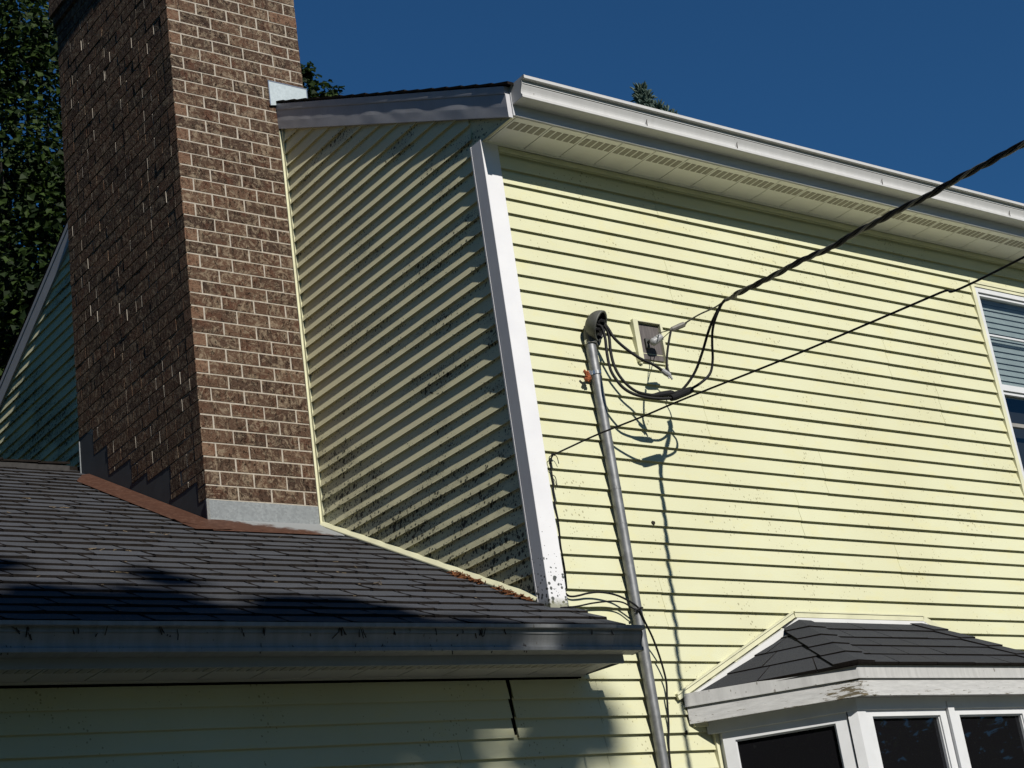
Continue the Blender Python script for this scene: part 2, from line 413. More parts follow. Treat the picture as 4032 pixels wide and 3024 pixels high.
def wall_gable():
    f = MB()
    for k in range(-36, 30):
        spans = []
        if k >= -18: spans.append((.070, 2.04, 0, 0))
        spans.append((3.55, 9.0, 0, 0)) if k < 40 else None
        boards(f, lambda u, d, z: (-d, u, z), k - .137, spans, 4.4, .22)
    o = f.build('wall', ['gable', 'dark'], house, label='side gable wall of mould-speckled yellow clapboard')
    c = .5027; clip(o, (0, -.22, .30), (0, -c, 1)); clip(o, (0, 5.361, 2.20), (0, .494, 1))
    clip(o, (0, 0, -2.36), (0, .515, -1)) if False else None
    bm = bmesh.new(); bm.from_mesh(o.data); off = Vector((0, 0, 0))
    bm.to_mesh(o.data); bm.free()
    return o
wall_gable()
s_ = MB()
for y0, y1 in ((0.0, 2.05), (3.6, 9.0)):
    pts = [(0.004, y0, -2.9), (0.004, y1, -2.9)]
    top = lambda y: min(.40 + .5027 * y, 2.62 - .494 * (y - 4.41)) if y < 4.41 else 2.62 - .494 * (y - 4.41)
    if y0 < 4.41 < y1: pts += [(0.004, y1, top(y1)), (0.004, 4.41, 2.62), (0.004, y0, top(y0))]
    else: pts += [(0.004, y1, top(y1)), (0.004, y0, top(y0))]
    s_.face(pts)
s_.face([(9.3, .004, GZ), (9.3, 9.0, GZ), (9.3, 9.0, .4), (9.3, 4.41, 2.6), (9.3, .004, .4)]); s_.face([(0, 9.0, GZ), (9.3, 9.0, GZ), (9.3, 9.0, .4), (0, 9.0, .4)])
s_.face([(-5.2, .004, GZ), (-5.2, 7.7, GZ), (-5.2, 7.7, -2.4), (-5.2, 3.85, -.42), (-5.2, .004, -2.4)]); s_.face([(-5.2, 7.7, GZ), (0, 7.7, GZ), (0, 7.7, -2.4), (-5.2, 7.7, -2.4)])
s_.build('wall', 'trim', house, label='plain end and back walls')

# corner trim (front face, side face, small flange)
f = MB()
prof = [(.092, -.001), (.092, -.018), (.090, -.020), (-.020, -.020), (-.022, -.018), (-.022, .066), (-.0185, .0665), (-.0185, .070), (-.0235, .0705), (-.0235, .080), (-.022, .082), (-.001, .082)]
f.grid([[(x, y, z) for x, y in prof] for z in np.linspace(-2.44, .236, 14)], 0)
f.build('corner_trim', 'corner', house)

# ------------------------------------------------------------------ main roof, rake boards, eave
SR = .5027
def rz(y): return .574 + SR * y if y < 4.41 else .574 + SR * 4.41 - .494 * (y - 4.41)
f = MB()
ys = np.arange(-.335, 4.41, .131); x0, x1 = -.0365, 9.6
for i, y in enumerate(ys):                               # front slope, one lapped course after another
    y1 = min(y + .15, 4.41); a = random.random(); xs = np.concatenate([[x0 - .0012 * random.random()], np.arange(.24 + .15 * (i % 2), 9.6, .3), [x1]])
    for j in range(len(xs) - 1):
        l = .008 + .005 * random.random(); a = random.random(); e = .003 if j else 0
        if .19 < xs[j + 1] and xs[j] < .0 and 1.95 < y < 3.7: pass
        f.hexa([(xs[j] + e, y, rz(y) - .004), (xs[j + 1] - e, y, rz(y) - .004), (xs[j + 1] - e, y1, rz(y1) - .012), (xs[j] + e, y1, rz(y1) - .012),
                (xs[j] + e, y, rz(y) + l), (xs[j + 1] - e, y, rz(y) + l), (xs[j + 1] - e, y1, rz(y1) + .001), (xs[j] + e, y1, rz(y1) + .001)], 0, a, fm=(1, 0, 1, 0, 0, 1))
ys = np.arange(4.41, 9.3, .16)
for i, y in enumerate(ys):
    y1 = min(y + .16, 9.3); f.hexa([(x0, y, rz(y) - .01), (x1, y, rz(y) - .01), (x1, y1, rz(y1) - .004), (x0, y1, rz(y1) - .004), (x0, y, rz(y) + .003), (x1, y, rz(y) + .003), (x1, y1, rz(y1) + .01), (x0, y1, rz(y1) + .01)], 0, random.random(), fm=(1, 0, 1, 0, 1, 1))
f.hexa([(-.015, -.29, rz(-.29) - .05), (9.5, -.29, rz(-.29) - .05), (9.5, 4.41, rz(4.41) - .05), (-.015, 4.41, rz(4.41) - .05), (-.015, -.29, rz(-.29) - .013), (9.5, -.29, rz(-.29) - .013), (9.5, 4.41, rz(4.41) - .013), (-.015, 4.41, rz(4.41) - .013)], 2)
f.hexa([(-.015, 4.42, rz(4.42) - .05), (9.5, 4.42, rz(4.42) - .05), (9.5, 9.25, rz(9.25) - .05), (-.015, 9.25, rz(9.25) - .05), (-.015, 4.42, rz(4.42) - .013), (9.5, 4.42, rz(4.42) - .013), (9.5, 9.25, rz(9.25) - .013), (-.015, 9.25, rz(9.25) - .013)], 2)
roof = f.build('roof', ['shingle', 'edge', 'white'], house, label='main roof of grey shingles, seen only along its edges')

def rake(y0, y1, slope, yref, zref, name_label, wavy):
    f = MB(); zl = lambda y: zref + slope * (y - yref)
    n = int(abs(y1 - y0) / .02); ys = np.linspace(y0, y1, n); hs = np.linspace(0, .139, 15)
    rows = []
    for h in hs:
        row = []
        for y in ys:
            wv = 0.0
            if wavy:
                env = max(0, 1 - abs(h - .06) / .075)
                wv = env * (.0022 * nz(y * 3.6, h * 3) + .0012 * nz(y * 9, h * 9, 2) + .0008)
            row.append((-.029 - wv, y, zl(y) + h))
        rows.append(row)
    f.grid(rows, 0)
    f.grid([[(-.001, y, zl(y)) for y in (y0, y1)], [(-.029, y, zl(y)) for y in (y0, y1)]], 0)
    st = [(-.029, .139), (-.033, .1385), (-.0337, .141), (-.0341, .150), (-.0341, .184), (-.001, .186)]
    f.grid([[(x, y, zl(y) + h) for y in (y0, y1)] for x, h in st], 0)
    for y in (y0, y1): f.face([(-.001, y, zl(y)), (-.029, y, zl(y)), (-.029, y, zl(y) + .139), (-.0341, y, zl(y) + .141), (-.0341, y, zl(y) + .184), (-.001, y, zl(y) + .186)], 0)
    return f.build('rake_board', 'rake', house, label=name_label)
rake(-.292, 2.035, SR, -.22, .264, 'front rake board with a wavy bent lower edge', True)
rake(4.5, 9.2, -.494, 5.361, 2.118, 'rear rake board', False)
# boxed eave end under the rake
f = MB(); f.face([(-.0025, -.288, .238), (-.0025, .10, .238), (-.0025, .10, .42), (-.0025, -.288, .235)], 0)
f.box(-.012, .004, -.285, .09, .228, .240, 1)
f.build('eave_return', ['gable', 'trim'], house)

# soffit with vent strip
def soffit(x0, x1, y0, y1, z, sagged, ventcol, lab):
    f = MB(); P = .2458; n0 = math.floor((x0 - .27) / P)
    zz = (lambda x: sag(x, z)) if sagged else (lambda x: z)
    x = .27 + n0 * P
    while x < x1:
        a, b = max(x, x0), min(x + P, x1)
        if b > a + .02:
            f.face([(a + .003, y0, zz(a)), (b - .003, y0, zz(b)), (b - .003, y1, zz(b)), (a + .003, y1, zz(a))][::-1], 0, random.random())
            f.face([(a - .003, y0, zz(a) + .006), (a + .003, y0, zz(a) + .006), (a + .003, y1, zz(a) + .006), (a - .003, y1, zz(a) + .006)], 2)
            for s in (-.003, .003): f.face([(a + s, y0, zz(a)), (a + s, y1, zz(a)), (a + s, y1, zz(a) + .006), (a + s, y0, zz(a) + .006)], 0)
            q = (b - a - .018) / 5.0
            for j in range(5):
                u = a + .009 + q * j
                if b - a > .2: f.box(u + .0065, u + q - .0065, y0 + (y1 - y0) * .145, y0 + (y1 - y0) * .405, zz(u) - .0022, zz(u) + .001, 1)
        x += P
    f.face([(x0, y0, zz(x0) + .012), (x1, y0, zz(x1) + .012), (x1, y1, zz(x1) + .012), (x0, y1, zz(x0) + .012)], 0)
    for (ya, yb, h) in ((y1 - .008, y1, .010), (y0, y0 + .003, -.002)): f.hexa([(x0, ya, zz(x0) - h), (x1, ya, zz(x1) - h), (x1, yb, zz(x1) - h), (x0, yb, zz(x0) - h), (x0, ya, zz(x0) + .003), (x1, ya, zz(x1) + .003), (x1, yb, zz(x1) + .003), (x0, yb, zz(x0) + .003)], 0)
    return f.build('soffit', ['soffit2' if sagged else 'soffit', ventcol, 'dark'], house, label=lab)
soffit(.004, 9.5, -.287, -.014, .2375, False, 'vent', 'pale vented soffit under the high eave')
f = MB(); f.box(.0, 9.5, -.30, -.2875, .2402, .41, 0); f.build('fascia', 'fascia', house, label='white fascia of the high eave')
f = MB()                                                 # J-trim below the high soffit
f.box(.093, 9.3, -.014, .0, .196, .224); f.box(.093, 9.3, -.021, -.0145, .190, .204)
f.build('trim', 'trim', house)

# K-style gutters
def gutter(x0, x1, yb, zb, sagged, mat, lab, nails=(), joints=()):
    zz = (lambda x: sag(x, zb)) if sagged else (lambda x: zb)
    P = [(0, .105), (0, 0), (.083, 0), (.0865, .002), (.0875, .017), (.0835, .0205), (.0795, .0225), (.0790, .028), (.0805, .038), (.0840, .048), (.0890, .058), (.0945, .068), (.0985, .078), (.0985, .086), (.0970, .0945), (.121, .0970), (.123, .113), (.106, .1135), (.106, .108)]
    xs = np.linspace(x0, x1, 26)
    f = MB(); f.grid([[(x, yb - d, zz(x) + h + .0012 * nz(x * 2.3, d * 9)) for x in xs] for d, h in P], 0)
    c = [(d, h) for d, h in P[1:17]]
    for x in (x0, x1): f.face([(x, yb - d, zz(x) + h) for d, h in c] + [(x, yb, zz(x) + .112)], 0)
    for x in (x0, x1):                                   # end-cap flange
        q = .004 if x == x0 else -.004
        for i in range(len(c) - 1):
            (d0, h0), (d1, h1) = c[i], c[i + 1]
            f.hexa([(x, yb - d0 * 1.03, zz(x) + h0 - .001), (x + q, yb - d0 * 1.03, zz(x) + h0 - .001), (x + q, yb - d0 * .96, zz(x) + h0 + .001), (x, yb - d0 * .96, zz(x) + h0 + .001),
                    (x, yb - d1 * 1.03, zz(x) + h1 - .001), (x + q, yb - d1 * 1.03, zz(x) + h1 - .001), (x + q, yb - d1 * .96, zz(x) + h1 + .001), (x, yb - d1 * .96, zz(x) + h1 + .001)], 0)
    f.face([(x0, yb - .002, zz(x0) + .1), (x1, yb - .002, zz(x1) + .1), (x1, yb - .1, zz(x1) + .075), (x0, yb - .1, zz(x0) + .075)], 1)
    for x in nails:
        f.tube([(x, yb - .0895, zz(x) + .012), (x + .001, yb - .088, zz(x) + .024), (x, yb - .090, zz(x) + .040), (x + .001, yb - .095, zz(x) + .050)], [.0022, .0030, .0026, .001], 5, 1)
    for x in joints: f.grid([[(x - .012, yb - d * 1.008 - .0008, zz(x) + h), (x + .012, yb - d * 1.008 - .0008, zz(x) + h)] for d, h in P[2:17]], 0)
    return f.build('gutter', [mat, 'needle'], house, label=lab)
gutter(.003, 9.55, -.301, .304, False, 'gutter', 'bright white gutter along the high eave', (.87, 1.56, 2.80, 4.05, 5.3), (6.1,))

# ------------------------------------------------------------------ lower wing: roof, eave
WS = .515
def wz(x, y): return sag(x, -2.345 + WS * y)
f = MB(); ex = .131; ys = [-.365 + ex * i for i in range(32)]
for i, y in enumerate(ys):
    y1 = y + ex + .02; off = .15 * (i % 2) + .045 * math.sin(i * 1.7) + .02 * random.random() + .01 * i
    xr = .140 + .006 * random.random() if y < .02 else .02
    edges = [-5.3]; x = -5.3 + (off % .3) + .02
    while x < xr - .03: edges.append(x); x += .3
    edges.append(xr)
    dl = .0015 * nz(i * 3.3); hr = 0.0
    for j in range(len(edges) - 1):
        a, b = edges[j], edges[j + 1]; g = .0055
        if b - a < .03: continue
        rn = random.random(); l0 = .0105 + .005 * random.random() + dl; l1 = l0 + .0025 * (random.random() - .5); dy0 = .004 * (random.random() - .5) + .004 * nz(a, i); dy1 = dy0 + .003 * (random.random() - .5)
        if y > 1.92 and a < .0 and b > -.76:             # the chimney stands here
            if a >= -.76 and y > 2.0: continue
            if a < -.76: b = min(b, -.765)
        cur = random.random()
        mid = (a + b) / 2
        n_ = max(2, int((b - a) / .05)); us = np.linspace(a + g, b - g, n_ + 1); lip = []
        for q, u in enumerate(us):
            t = q / n_; curl = .003 * max(0, abs(2 * t - 1) - .6) / .4 * cur
            lip.append((u, y + dy0 + (dy1 - dy0) * t + (random.random() - .5) * .0045, wz(u, y) + l0 + (l1 - l0) * t + curl + (random.random() - .5) * .0012))
        f.grid([[(u, yy_ + .003, wz(u, y) - .006) for u, yy_, z_ in lip], lip, [(u, y1, wz(u, y1) + .0005) for u in us]], [1, 0], rn)
        for u, z_ in ((us[0], lip[0][2]), (us[-1], lip[-1][2])): f.face([(u, y, wz(u, y) - .006), (u, y, z_), (u, y1, wz(u, y1))], 1)
        if j: f.face([(a - g * 1.5, y - .006, wz(a, y) + .006), (a + g * 1.5, y - .006, wz(a, y) + .006), (a + g * 1.1, y1 - .012, wz(a, y1) + .003), (a - g * 1.1, y1 - .012, wz(a, y1) + .003)], 1)  # dark strip down each tab slot paints in the slot's shade
for (a, b, y0, y1) in ((-5.3, .135, -.36, .01), (-5.3, .0, .01, 2.0), (-5.3, -.765, 2.0, 3.85)):
    f.face([(a, y0, wz(a, y0) - .0065), (b, y0, wz(b, y0) - .0065), (b, y1, wz(b, y1) - .0065), (a, y1, wz(a, y1) - .0065)], 1)
f.hexa([(-5.3, 3.85, wz(-5.3, 3.85) - .03), (-.0, 3.85, wz(0, 3.85) - .03), (-.0, 8.0, wz(0, 3.85) - .515 * 4.15 - .03), (-5.3, 8.0, wz(-5.3, 3.85) - .515 * 4.15 - .03),
        (-5.3, 3.85, wz(-5.3, 3.85)), (-.0, 3.85, wz(0, 3.85)), (-.0, 8.0, wz(0, 3.85) - .515 * 4.15), (-5.3, 8.0, wz(-5.3, 3.85) - .515 * 4.15)], 0)
wing_roof = f.build('roof', ['shingle', 'edge'], house, label='lower roof of worn grey three-tab shingles')

f = MB()                                                 # ridge vent with cap shingles
vx0, vx1 = -5.3, -.832
zz = lambda x: sag(x, 0)
for a in np.arange(vx0, vx1, .25):
    b = min(a + .27, vx1); rn = random.random(); j = .004 * random.random(); l = .012 * random.random()
    f.hexa([(a, 3.70, zz(a) - .385 + j), (b, 3.70, zz(b) - .385 + j + l), (b, 3.86, zz(b) - .339 + j + l), (a, 3.86, zz(a) - .339 + j), (a, 3.70, zz(a) - .373 + j), (b, 3.70, zz(b) - .370 + j + l), (b, 3.86, zz(b) - .322 + j + l), (a, 3.86, zz(a) - .325 + j)], 0, rn, fm=(1, 0, 1, 1, 1, 1))
    f.hexa([(a, 3.86, zz(a) - .339 + j), (b, 3.86, zz(b) - .339 + j + l), (b, 4.02, zz(b) - .392 + j), (a, 4.02, zz(a) - .392 + j), (a, 3.86, zz(a) - .325 + j), (b, 3.86, zz(b) - .322 + j + l), (b, 4.02, zz(b) - .378 + j), (a, 4.02, zz(a) - .378 + j)], 0, rn)
f.hexa([(vx0, 3.715, zz(vx0) - .445), (vx1, 3.715, zz(vx1) - .445), (vx1, 3.98, zz(vx1) - .44), (vx0, 3.98, zz(vx0) - .44), (vx0, 3.708, zz(vx0) - .388), (vx1, 3.708, zz(vx1) - .388), (vx1, 4.0, zz(vx1) - .40), (vx0, 4.0, zz(vx0) - .40)], 2)
f.hexa([(vx1, 3.74, -.46), (-.0, 3.74, -.46), (-.0, 3.95, -.46), (vx1, 3.95, -.46), (vx1, 3.75, -.385), (-.0, 3.75, -.385), (-.0, 3.95, -.385), (vx1, 3.95, -.385)], 1)
f.build('ridge_vent', ['shingle', 'edge', 'cap'], wing_roof)

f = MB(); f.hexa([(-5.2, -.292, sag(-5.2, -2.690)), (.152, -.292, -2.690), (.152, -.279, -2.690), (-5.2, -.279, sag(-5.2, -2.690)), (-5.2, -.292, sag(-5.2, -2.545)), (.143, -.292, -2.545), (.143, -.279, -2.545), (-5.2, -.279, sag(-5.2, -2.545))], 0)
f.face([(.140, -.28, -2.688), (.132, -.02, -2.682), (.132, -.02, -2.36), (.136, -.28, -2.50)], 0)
f.build('fascia', 'fascia2', house, label='fascia under the low gutter, coloured darker for its shade')
soffit(-5.2, .128, -.279, -.012, -2.679, True, 'vent', 'vented soffit under the low eave, coloured darker for its shade')
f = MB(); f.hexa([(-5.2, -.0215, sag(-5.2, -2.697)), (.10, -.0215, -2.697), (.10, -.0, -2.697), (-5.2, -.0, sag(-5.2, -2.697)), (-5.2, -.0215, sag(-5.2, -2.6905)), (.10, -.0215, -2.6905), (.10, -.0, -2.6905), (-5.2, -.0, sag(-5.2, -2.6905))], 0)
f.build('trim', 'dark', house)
gutter(-5.25, .205, -.293, -2.651, True, 'gutter2', 'dirty gutter along the low eave, its grey deepened for shade', (), (-1.02,))

# trim strips: gable foot, chimney J-channel
f = MB()
def bar(p, q, dirs, m=0):
    p, q = Vector(p), Vector(q); u, v = Vector(dirs[0]), Vector(dirs[1])
    f.hexa([p, p + u, p + u + v, p + v, q, q + u, q + u + v, q + v], m)
yl = lambda y: -2.332 + .5147 * y
n_ = 24; ys_ = np.linspace(.07, 2.012, n_ + 1)
f.grid([[(x + .001 * nz(y * 4, x * 50), y, yl(y) + h + .0012 * nz(y * 3, 7)) for y in ys_] for x, h in ((-.002, .034), (-.016, .030), (-.036, .008), (-.037, .002), (-.034, -.006), (-.004, -.012))], 0)
f.build('trim', 'trim', house, label='cream trim strip along the foot of the gable wall')
f = MB(); bar((-.016, 1.974, yl(1.98)), (-.016, 1.974, 1.36), ((.016, 0, 0), (0, .022, 0))); bar((-.030, 1.992, yl(2.0) - .01), (-.030, 1.992, 1.36), ((.030, 0, 0), (0, .007, 0)))
f.build('trim', 'trim', house, label='cream trim strip beside the chimney')

# ------------------------------------------------------------------ chimney
CX0, CX1, CY0, CY1 = -.762, .193, 2.0, 3.70
CH = .0865; CZ0 = -1.181; BL = .2187; J = .0050
step_pts = [(3.75, -.205), (3.48, -.205), (3.48, -.415), (3.27, -.415), (3.27, -.605), (2.945, -.605), (2.945, -.77), (2.725, -.77), (2.725, -.84), (2.43, -.84), (2.43, -1.045), (2.088, -1.045), (2.088, -1.17), (2.0, -1.17)]
def foot(y):
    for i in range(0, len(step_pts) - 1, 2):
        if step_pts[i + 1][0] <= y <= step_pts[i][0]: return step_pts[i][1]
    return -1.2
f = MB(); core = .0065
f.box(CX0 + .0060, CX1 - .003, CY0 + .0020, CY1 - core, -1.2, 3.3, 1)
nrow = 52
for r in range(nrow):
    z0 = CZ0 + CH * r + J; z1 = CZ0 + CH * (r + 1) - J
    out = 0.0 if z0 < 2.93 else (.018 if z0 < 3.02 else .036)
    odd = r % 2 == 1
    # front face
    x = CX0 - out; first = .087 if odd else .209
    if r == 1: first = .10
    xs = [x, x + first]
    while xs[-1] < CX1 + out - .05: xs.append(xs[-1] + BL)
    xs[-1] = CX1 + out
    if xs[-1] - xs[-2] < .05: xs.pop(-2)
    for j in range(len(xs) - 1):
        a = xs[j] + (J if j else 0); b = xs[j + 1] - (J if j < len(xs) - 2 else 0)
        if r * CH + CZ0 > 1.56 and r * CH + CZ0 < 1.60 and False: continue
        jj = lambda: (random.random() - .5) * .0024
        d = (random.random() - .5) * .0024; hd = (1.0 if random.random() < .85 else .0) if (odd and j == 0 and r != 1) else 0.0
        if j == len(xs) - 2 and random.random() < .3: hd = .6 if random.random() < .3 else 0.0
        dep = .094
        p = [(a + (jj() if j else 0), CY0 - out + d, z0 + jj()), (b + jj(), CY0 - out + d, z0 + jj()), (b, CY0 + dep, z0), (a, CY0 + dep, z0), (a + (jj() if j else 0), CY0 - out + d, z1 + jj()), (b + jj(), CY0 - out + d, z1 + jj()), (b, CY0 + dep, z1), (a, CY0 + dep, z1)]
        f.hexa(p, 0, random.random(), hd)
    # left face
    y = CY0 + (.20 if odd else .083)
    ysl = [y]
    while ysl[-1] < CY1 - .05: ysl.append(ysl[-1] + BL)
    ysl[-1] = CY1 + out
    if ysl[-1] - ysl[-2] < .05: ysl.pop(-2)
    ysl = [CY0 + .001] + ysl
    for j in range(len(ysl) - 1):
        a0 = ysl[j] + (J * .8 if j else .012); b0 = ysl[j + 1] - J * .8
        cutsy = [a0] + [q for q in sorted(p_[0] for p_ in step_pts[1::2]) if a0 + .004 < q < b0 - .004] + [b0]
        d = (random.random() - .5) * .0026; t = (random.random() - .5) * .003; rn = random.random()
        jj = lambda: (random.random() - .5) * .0036
        x = CX0 - out + (.0012 if j == 0 else 0)
        for a, b in zip(cutsy[:-1], cutsy[1:]):
            ft = foot((a + b) / 2); zz0 = max(z0, ft)
            if z1 < ft + .008: continue
            p = [(x + d, a, zz0 + jj()), (x + .09, a, zz0), (x + .09, b, zz0), (x + d + t, b, zz0 + jj()), (x + d + jj() * .5, a, z1 + jj()), (x + .09, a, z1), (x + .09, b, z1), (x + d + t, b, z1 + jj())]
            f.hexa(p, 0, rn, 0.0, fm=(0, 0, 1 if random.random() < .4 else 0, 0, 0, 0))
    # right and back faces, plain courses
    for y in np.arange(CY0 + .1, CY1 - .1, BL): f.box(CX1 - .09, CX1 + out, y + J, min(y + BL, CY1) - J, z0, z1, 0, random.random())
    for x in np.arange(CX0 + .0, CX1 - .1, BL): f.box(x + J, min(x + BL, CX1) - J, CY1 - .09, CY1 + out, z0, z1, 0, random.random())
f.box(CX0 - .02, CX1 + .02, CY0 - .02, CY1 + .02, CZ0 + CH * nrow, CZ0 + CH * nrow + .085, 1)
chim = f.build('chimney', ['brick', 'mortar'], house, label='tall brown brick chimney against the gable wall')
f = MB()                                                 # stepped side flashing, recessed behind the bricks
f.face([(CX0 + .002, 2.0, -1.36), (CX0 + .002, 3.70, -.47), (CX0 + .002, 3.70, -.15), (CX0 + .002, 3.4, -.30), (CX0 + .002, 2.6, -.72), (CX0 + .002, 2.0, -1.08)])
f.box(CX0 - .004, CX0 + .004, 3.692, 3.703, -.46, -.23, 1)
f.build('flashing', ['step', 'galv'], chim, label='stepped grey side flashing')
f = MB(); f.box(CX0 - .004, -.034, CY0 - .007, CY0 + .01, -1.345, -1.186, 0); f.box(CX0 - .006, CX0 + .012, CY0 - .011, CY0 - .0072, -1.345, -1.184, 1)
f.build('flashing', ['galv', 'shiny'], chim, label='bright galvanised front flashing')
f = MB()
f.grid([[(x, y, wz(x, y) + h) for x in np.linspace(-.99 if y > 1.8 else -.89, -.035 + (.0 if y > 1.9 else -.02), 30)] for y, h in ((1.70, .013), (1.72, .017), (1.80, .018), (1.90, .019), (1.995, .024))], 0)
ysr = np.linspace(1.71, 3.56, 30)
f.grid([[(-.99 - .012 * nz(y * 3) + max(0, y - 3.25) * .55 + t * (.225 + .012 * nz(y * 3) - max(0, y - 3.25) * .55), y, wz(-.9, y) + .014 + .010 * t) for y in ysr] for t in (0, .5, 1)], 0)
f.build('flashing', 'apron', chim, label='rust-brown apron lying on the roof round the chimney foot')
f = MB(); f.face([(-.080, 1.984, 1.535), (.203, 1.984, 1.60), (.203, 1.984, 1.717), (-.080, 1.984, 1.722)]); f.box(-.083, -.077, 1.982, 1.998, 1.54, 1.724, 1); f.box(-.080, .205, 1.982, 1.998, 1.716, 1.7215, 1); f.box(.2, .206, 1.980, 1.998, 1.6, 1.72, 1)
f.build('flashing', ['galv2', 'shiny'], chim, label='pale metal flashing where the chimney leaves the roof')

# ------------------------------------------------------------------ upper window
win = MB()
wx0, wx1, wz0, wz1 = 4.0, 5.07, -1.60, -.025
def rect_frame(f, x0, x1, z0, z1, y0, y1, w, m=0, wt=None, wb=None):
    wt = wt or w; wb = wb or w
    f.box(x0, x0 + w, y0, y1, z0, z1, m); f.box(x1 - w, x1, y0, y1, z0, z1, m)
    f.box(x0 + w, x1 - w, y0, y1, z1 - wt, z1, m); f.box(x0 + w, x1 - w, y0, y1, z0, z0 + wb, m)
rect_frame(win, 4.003, 5.085, -1.63, -.040, -.012, .05, .032)
wo = win.build('window', 'frame', house, label='upper window with white frame and blinds')
f = MB(); rect_frame(f, 3.960, 5.125, -1.66, .004, -.024, -.0005, .020); rect_frame(f, 3.981, 5.104, -1.64, -.016, -.018, -.0005, .022); f.build('trim', 'trim', wo)
f = MB(); rect_frame(f, 4.036, 5.052, -.775, -.073, .0, .03, .020, wb=.042); f.box(4.056, 5.032, .012, .03, -.377, -.365); f.build('sash', 'frame', wo)
f = MB(); rect_frame(f, 4.036, 5.052, -1.597, -.776, .012, .042, .022); f.build('sash', 'frame', wo)
f = MB(); f.box(4.05, 5.04, .02, .03, -1.02, -.995); f.build('screen_rail', 'rail', wo)
f = MB(); f.face([(4.05, .022, -.74), (5.04, .022, -.74), (5.04, .022, -.09), (4.05, .022, -.09)]); f.build('pane', 'pane2', wo)
f = MB(); f.face([(4.05, .034, -1.58), (5.04, .034, -1.58), (5.04, .034, -.79), (4.05, .034, -.79)]); f.build('pane', 'pane2', wo)
f = MB()
for z in np.arange(-.80, -.06, .043): f.hexa([(4.06, .060, z), (5.03, .060, z), (5.03, .070, z + .0455), (4.06, .070, z + .0455), (4.06, .0605, z + .001), (5.03, .0605, z + .001), (5.03, .0705, z + .0465), (4.06, .0705, z + .0465)], 0)
f.build('blind', 'blind', wo)
f = MB(); f.box(3.99, 5.1, .11, .6, -1.62, .0, 0); f.build('room', 'room', wo)

# ------------------------------------------------------------------ bay window
bay = MB()
W0, F0, F1, W1 = (.740, -.022), (1.352, -.645), (2.948, -.645), (3.56, -.022)
def ring(f, pts_o, pts_i, z0, z1, m=0):
    for i in range(len(pts_o) - 1):
        a, b, c, d = pts_o[i], pts_o[i + 1], pts_i[i + 1], pts_i[i]
        f.hexa([(a[0], a[1], z0), (b[0], b[1], z0), (c[0], c[1], z0), (d[0], d[1], z0), (a[0], a[1], z1), (b[0], b[1], z1), (c[0], c[1], z1), (d[0], d[1], z1)], m)
def inset(d): return [(W0[0] + d * 1.414, W0[1]), (F0[0] + d * .414, F0[1] + d), (F1[0] - d * .414, F1[1] + d), (W1[0] - d * 1.414, W1[1])]
# body: posts and head board
I1, I2 = inset(.092), inset(.16)
ring(bay, inset(.085), I2, -2.985, -2.925, 0)
ring(bay, inset(.088), inset(.2), -4.45, -3.95, 0)
def post(cx, cy, pts): bay.grid([[(cx + x, cy + y, z) for x, y in pts] for z in (-3.96, -2.925)], 0)
for (c, sx) in ((inset(.092)[1], 1), (inset(.092)[2], -1)):
    bay.hexa([(c[0] - sx * .035, c[1] + .035, -3.96), (c[0], c[1], -3.96), (c[0] + sx * .062, c[1], -3.96), (c[0] + sx * .03, c[1] + .09, -3.96), (c[0] - sx * .035, c[1] + .035, -2.926), (c[0], c[1], -2.926), (c[0] + sx * .062, c[1], -2.926), (c[0] + sx * .03, c[1] + .09, -2.926)], 0)
bo = bay.build('bay_window', 'frame', house, label='angled bay window with a small dark shingled roof')
f = MB(); ring(f, inset(.0), inset(.02), -2.846, -2.779); ring(f, inset(-.004), inset(.0), -2.846, -2.838); f.build('drip_edge', 'drip', bo)
f = MB(); ring(f, inset(.008), inset(.03), -2.931, -2.8465); f.build('fascia', 'peel', bo)
f = MB(); o_, i_ = inset(.03), inset(.25); 
for i in range(3): f.face([(o_[i][0], o_[i][1], -2.924), (o_[i + 1][0], o_[i + 1][1], -2.924), (i_[i + 1][0], i_[i + 1][1], -2.924), (i_[i][0], i_[i][1], -2.924)])
f.build('soffit', 'drip', bo)
def sash(a, b, z0, z1, wf, lab=None):
    """a casement between plan points a and b (outer face), glass set back"""
    a, b = Vector((a[0], a[1], 0)), Vector((b[0], b[1], 0)); u = (b - a).normalized(); n = Vector((-u.y, u.x, 0)); L = (b - a).length
    def B(f, s0, s1, d0, d1, za, zb, m=0):
        P = [a + u * s0 + n * d0, a + u * s1 + n * d0, a + u * s1 + n * d1, a + u * s0 + n * d1]
        f.hexa([(p.x, p.y, za) for p in P] + [(p.x, p.y, zb) for p in P], m)
    f = MB()
    B(f, 0, wf, 0, .04, z0, z1); B(f, L - wf, L, 0, .04, z0, z1); B(f, wf, L - wf, 0, .04, z1 - wf * .85, z1); B(f, wf, L - wf, 0, .04, z0, z0 + wf)
    e = wf - .0005; g = .007                                              # glazing bead
    B(f, e, e + g, .010, .036, z0 + e, z1 - e * .85); B(f, L - e - g, L - e, .010, .036, z0 + e, z1 - e * .85); B(f, e + g, L - e - g, .010, .036, z1 - e * .85 - g, z1 - e * .85); B(f, e + g, L - e - g, .010, .036, z0 + e, z0 + e + g)
    f.build('sash', 'frame', bo, label=lab)
    f = MB(); P = [a + u * wf + n * .026, a + u * (L - wf) + n * .026]
    f.face([(P[0].x, P[0].y, z0 + wf), (P[1].x, P[1].y, z0 + wf), (P[1].x, P[1].y, z1 - wf * .8), (P[0].x, P[0].y, z1 - wf * .8)]); f.build('pane', 'pane', bo)
sash((1.452, -.548), (2.066, -.548), -3.93, -2.977, .048)
sash((2.122, -.548), (2.745, -.548), -3.93, -2.977, .048)
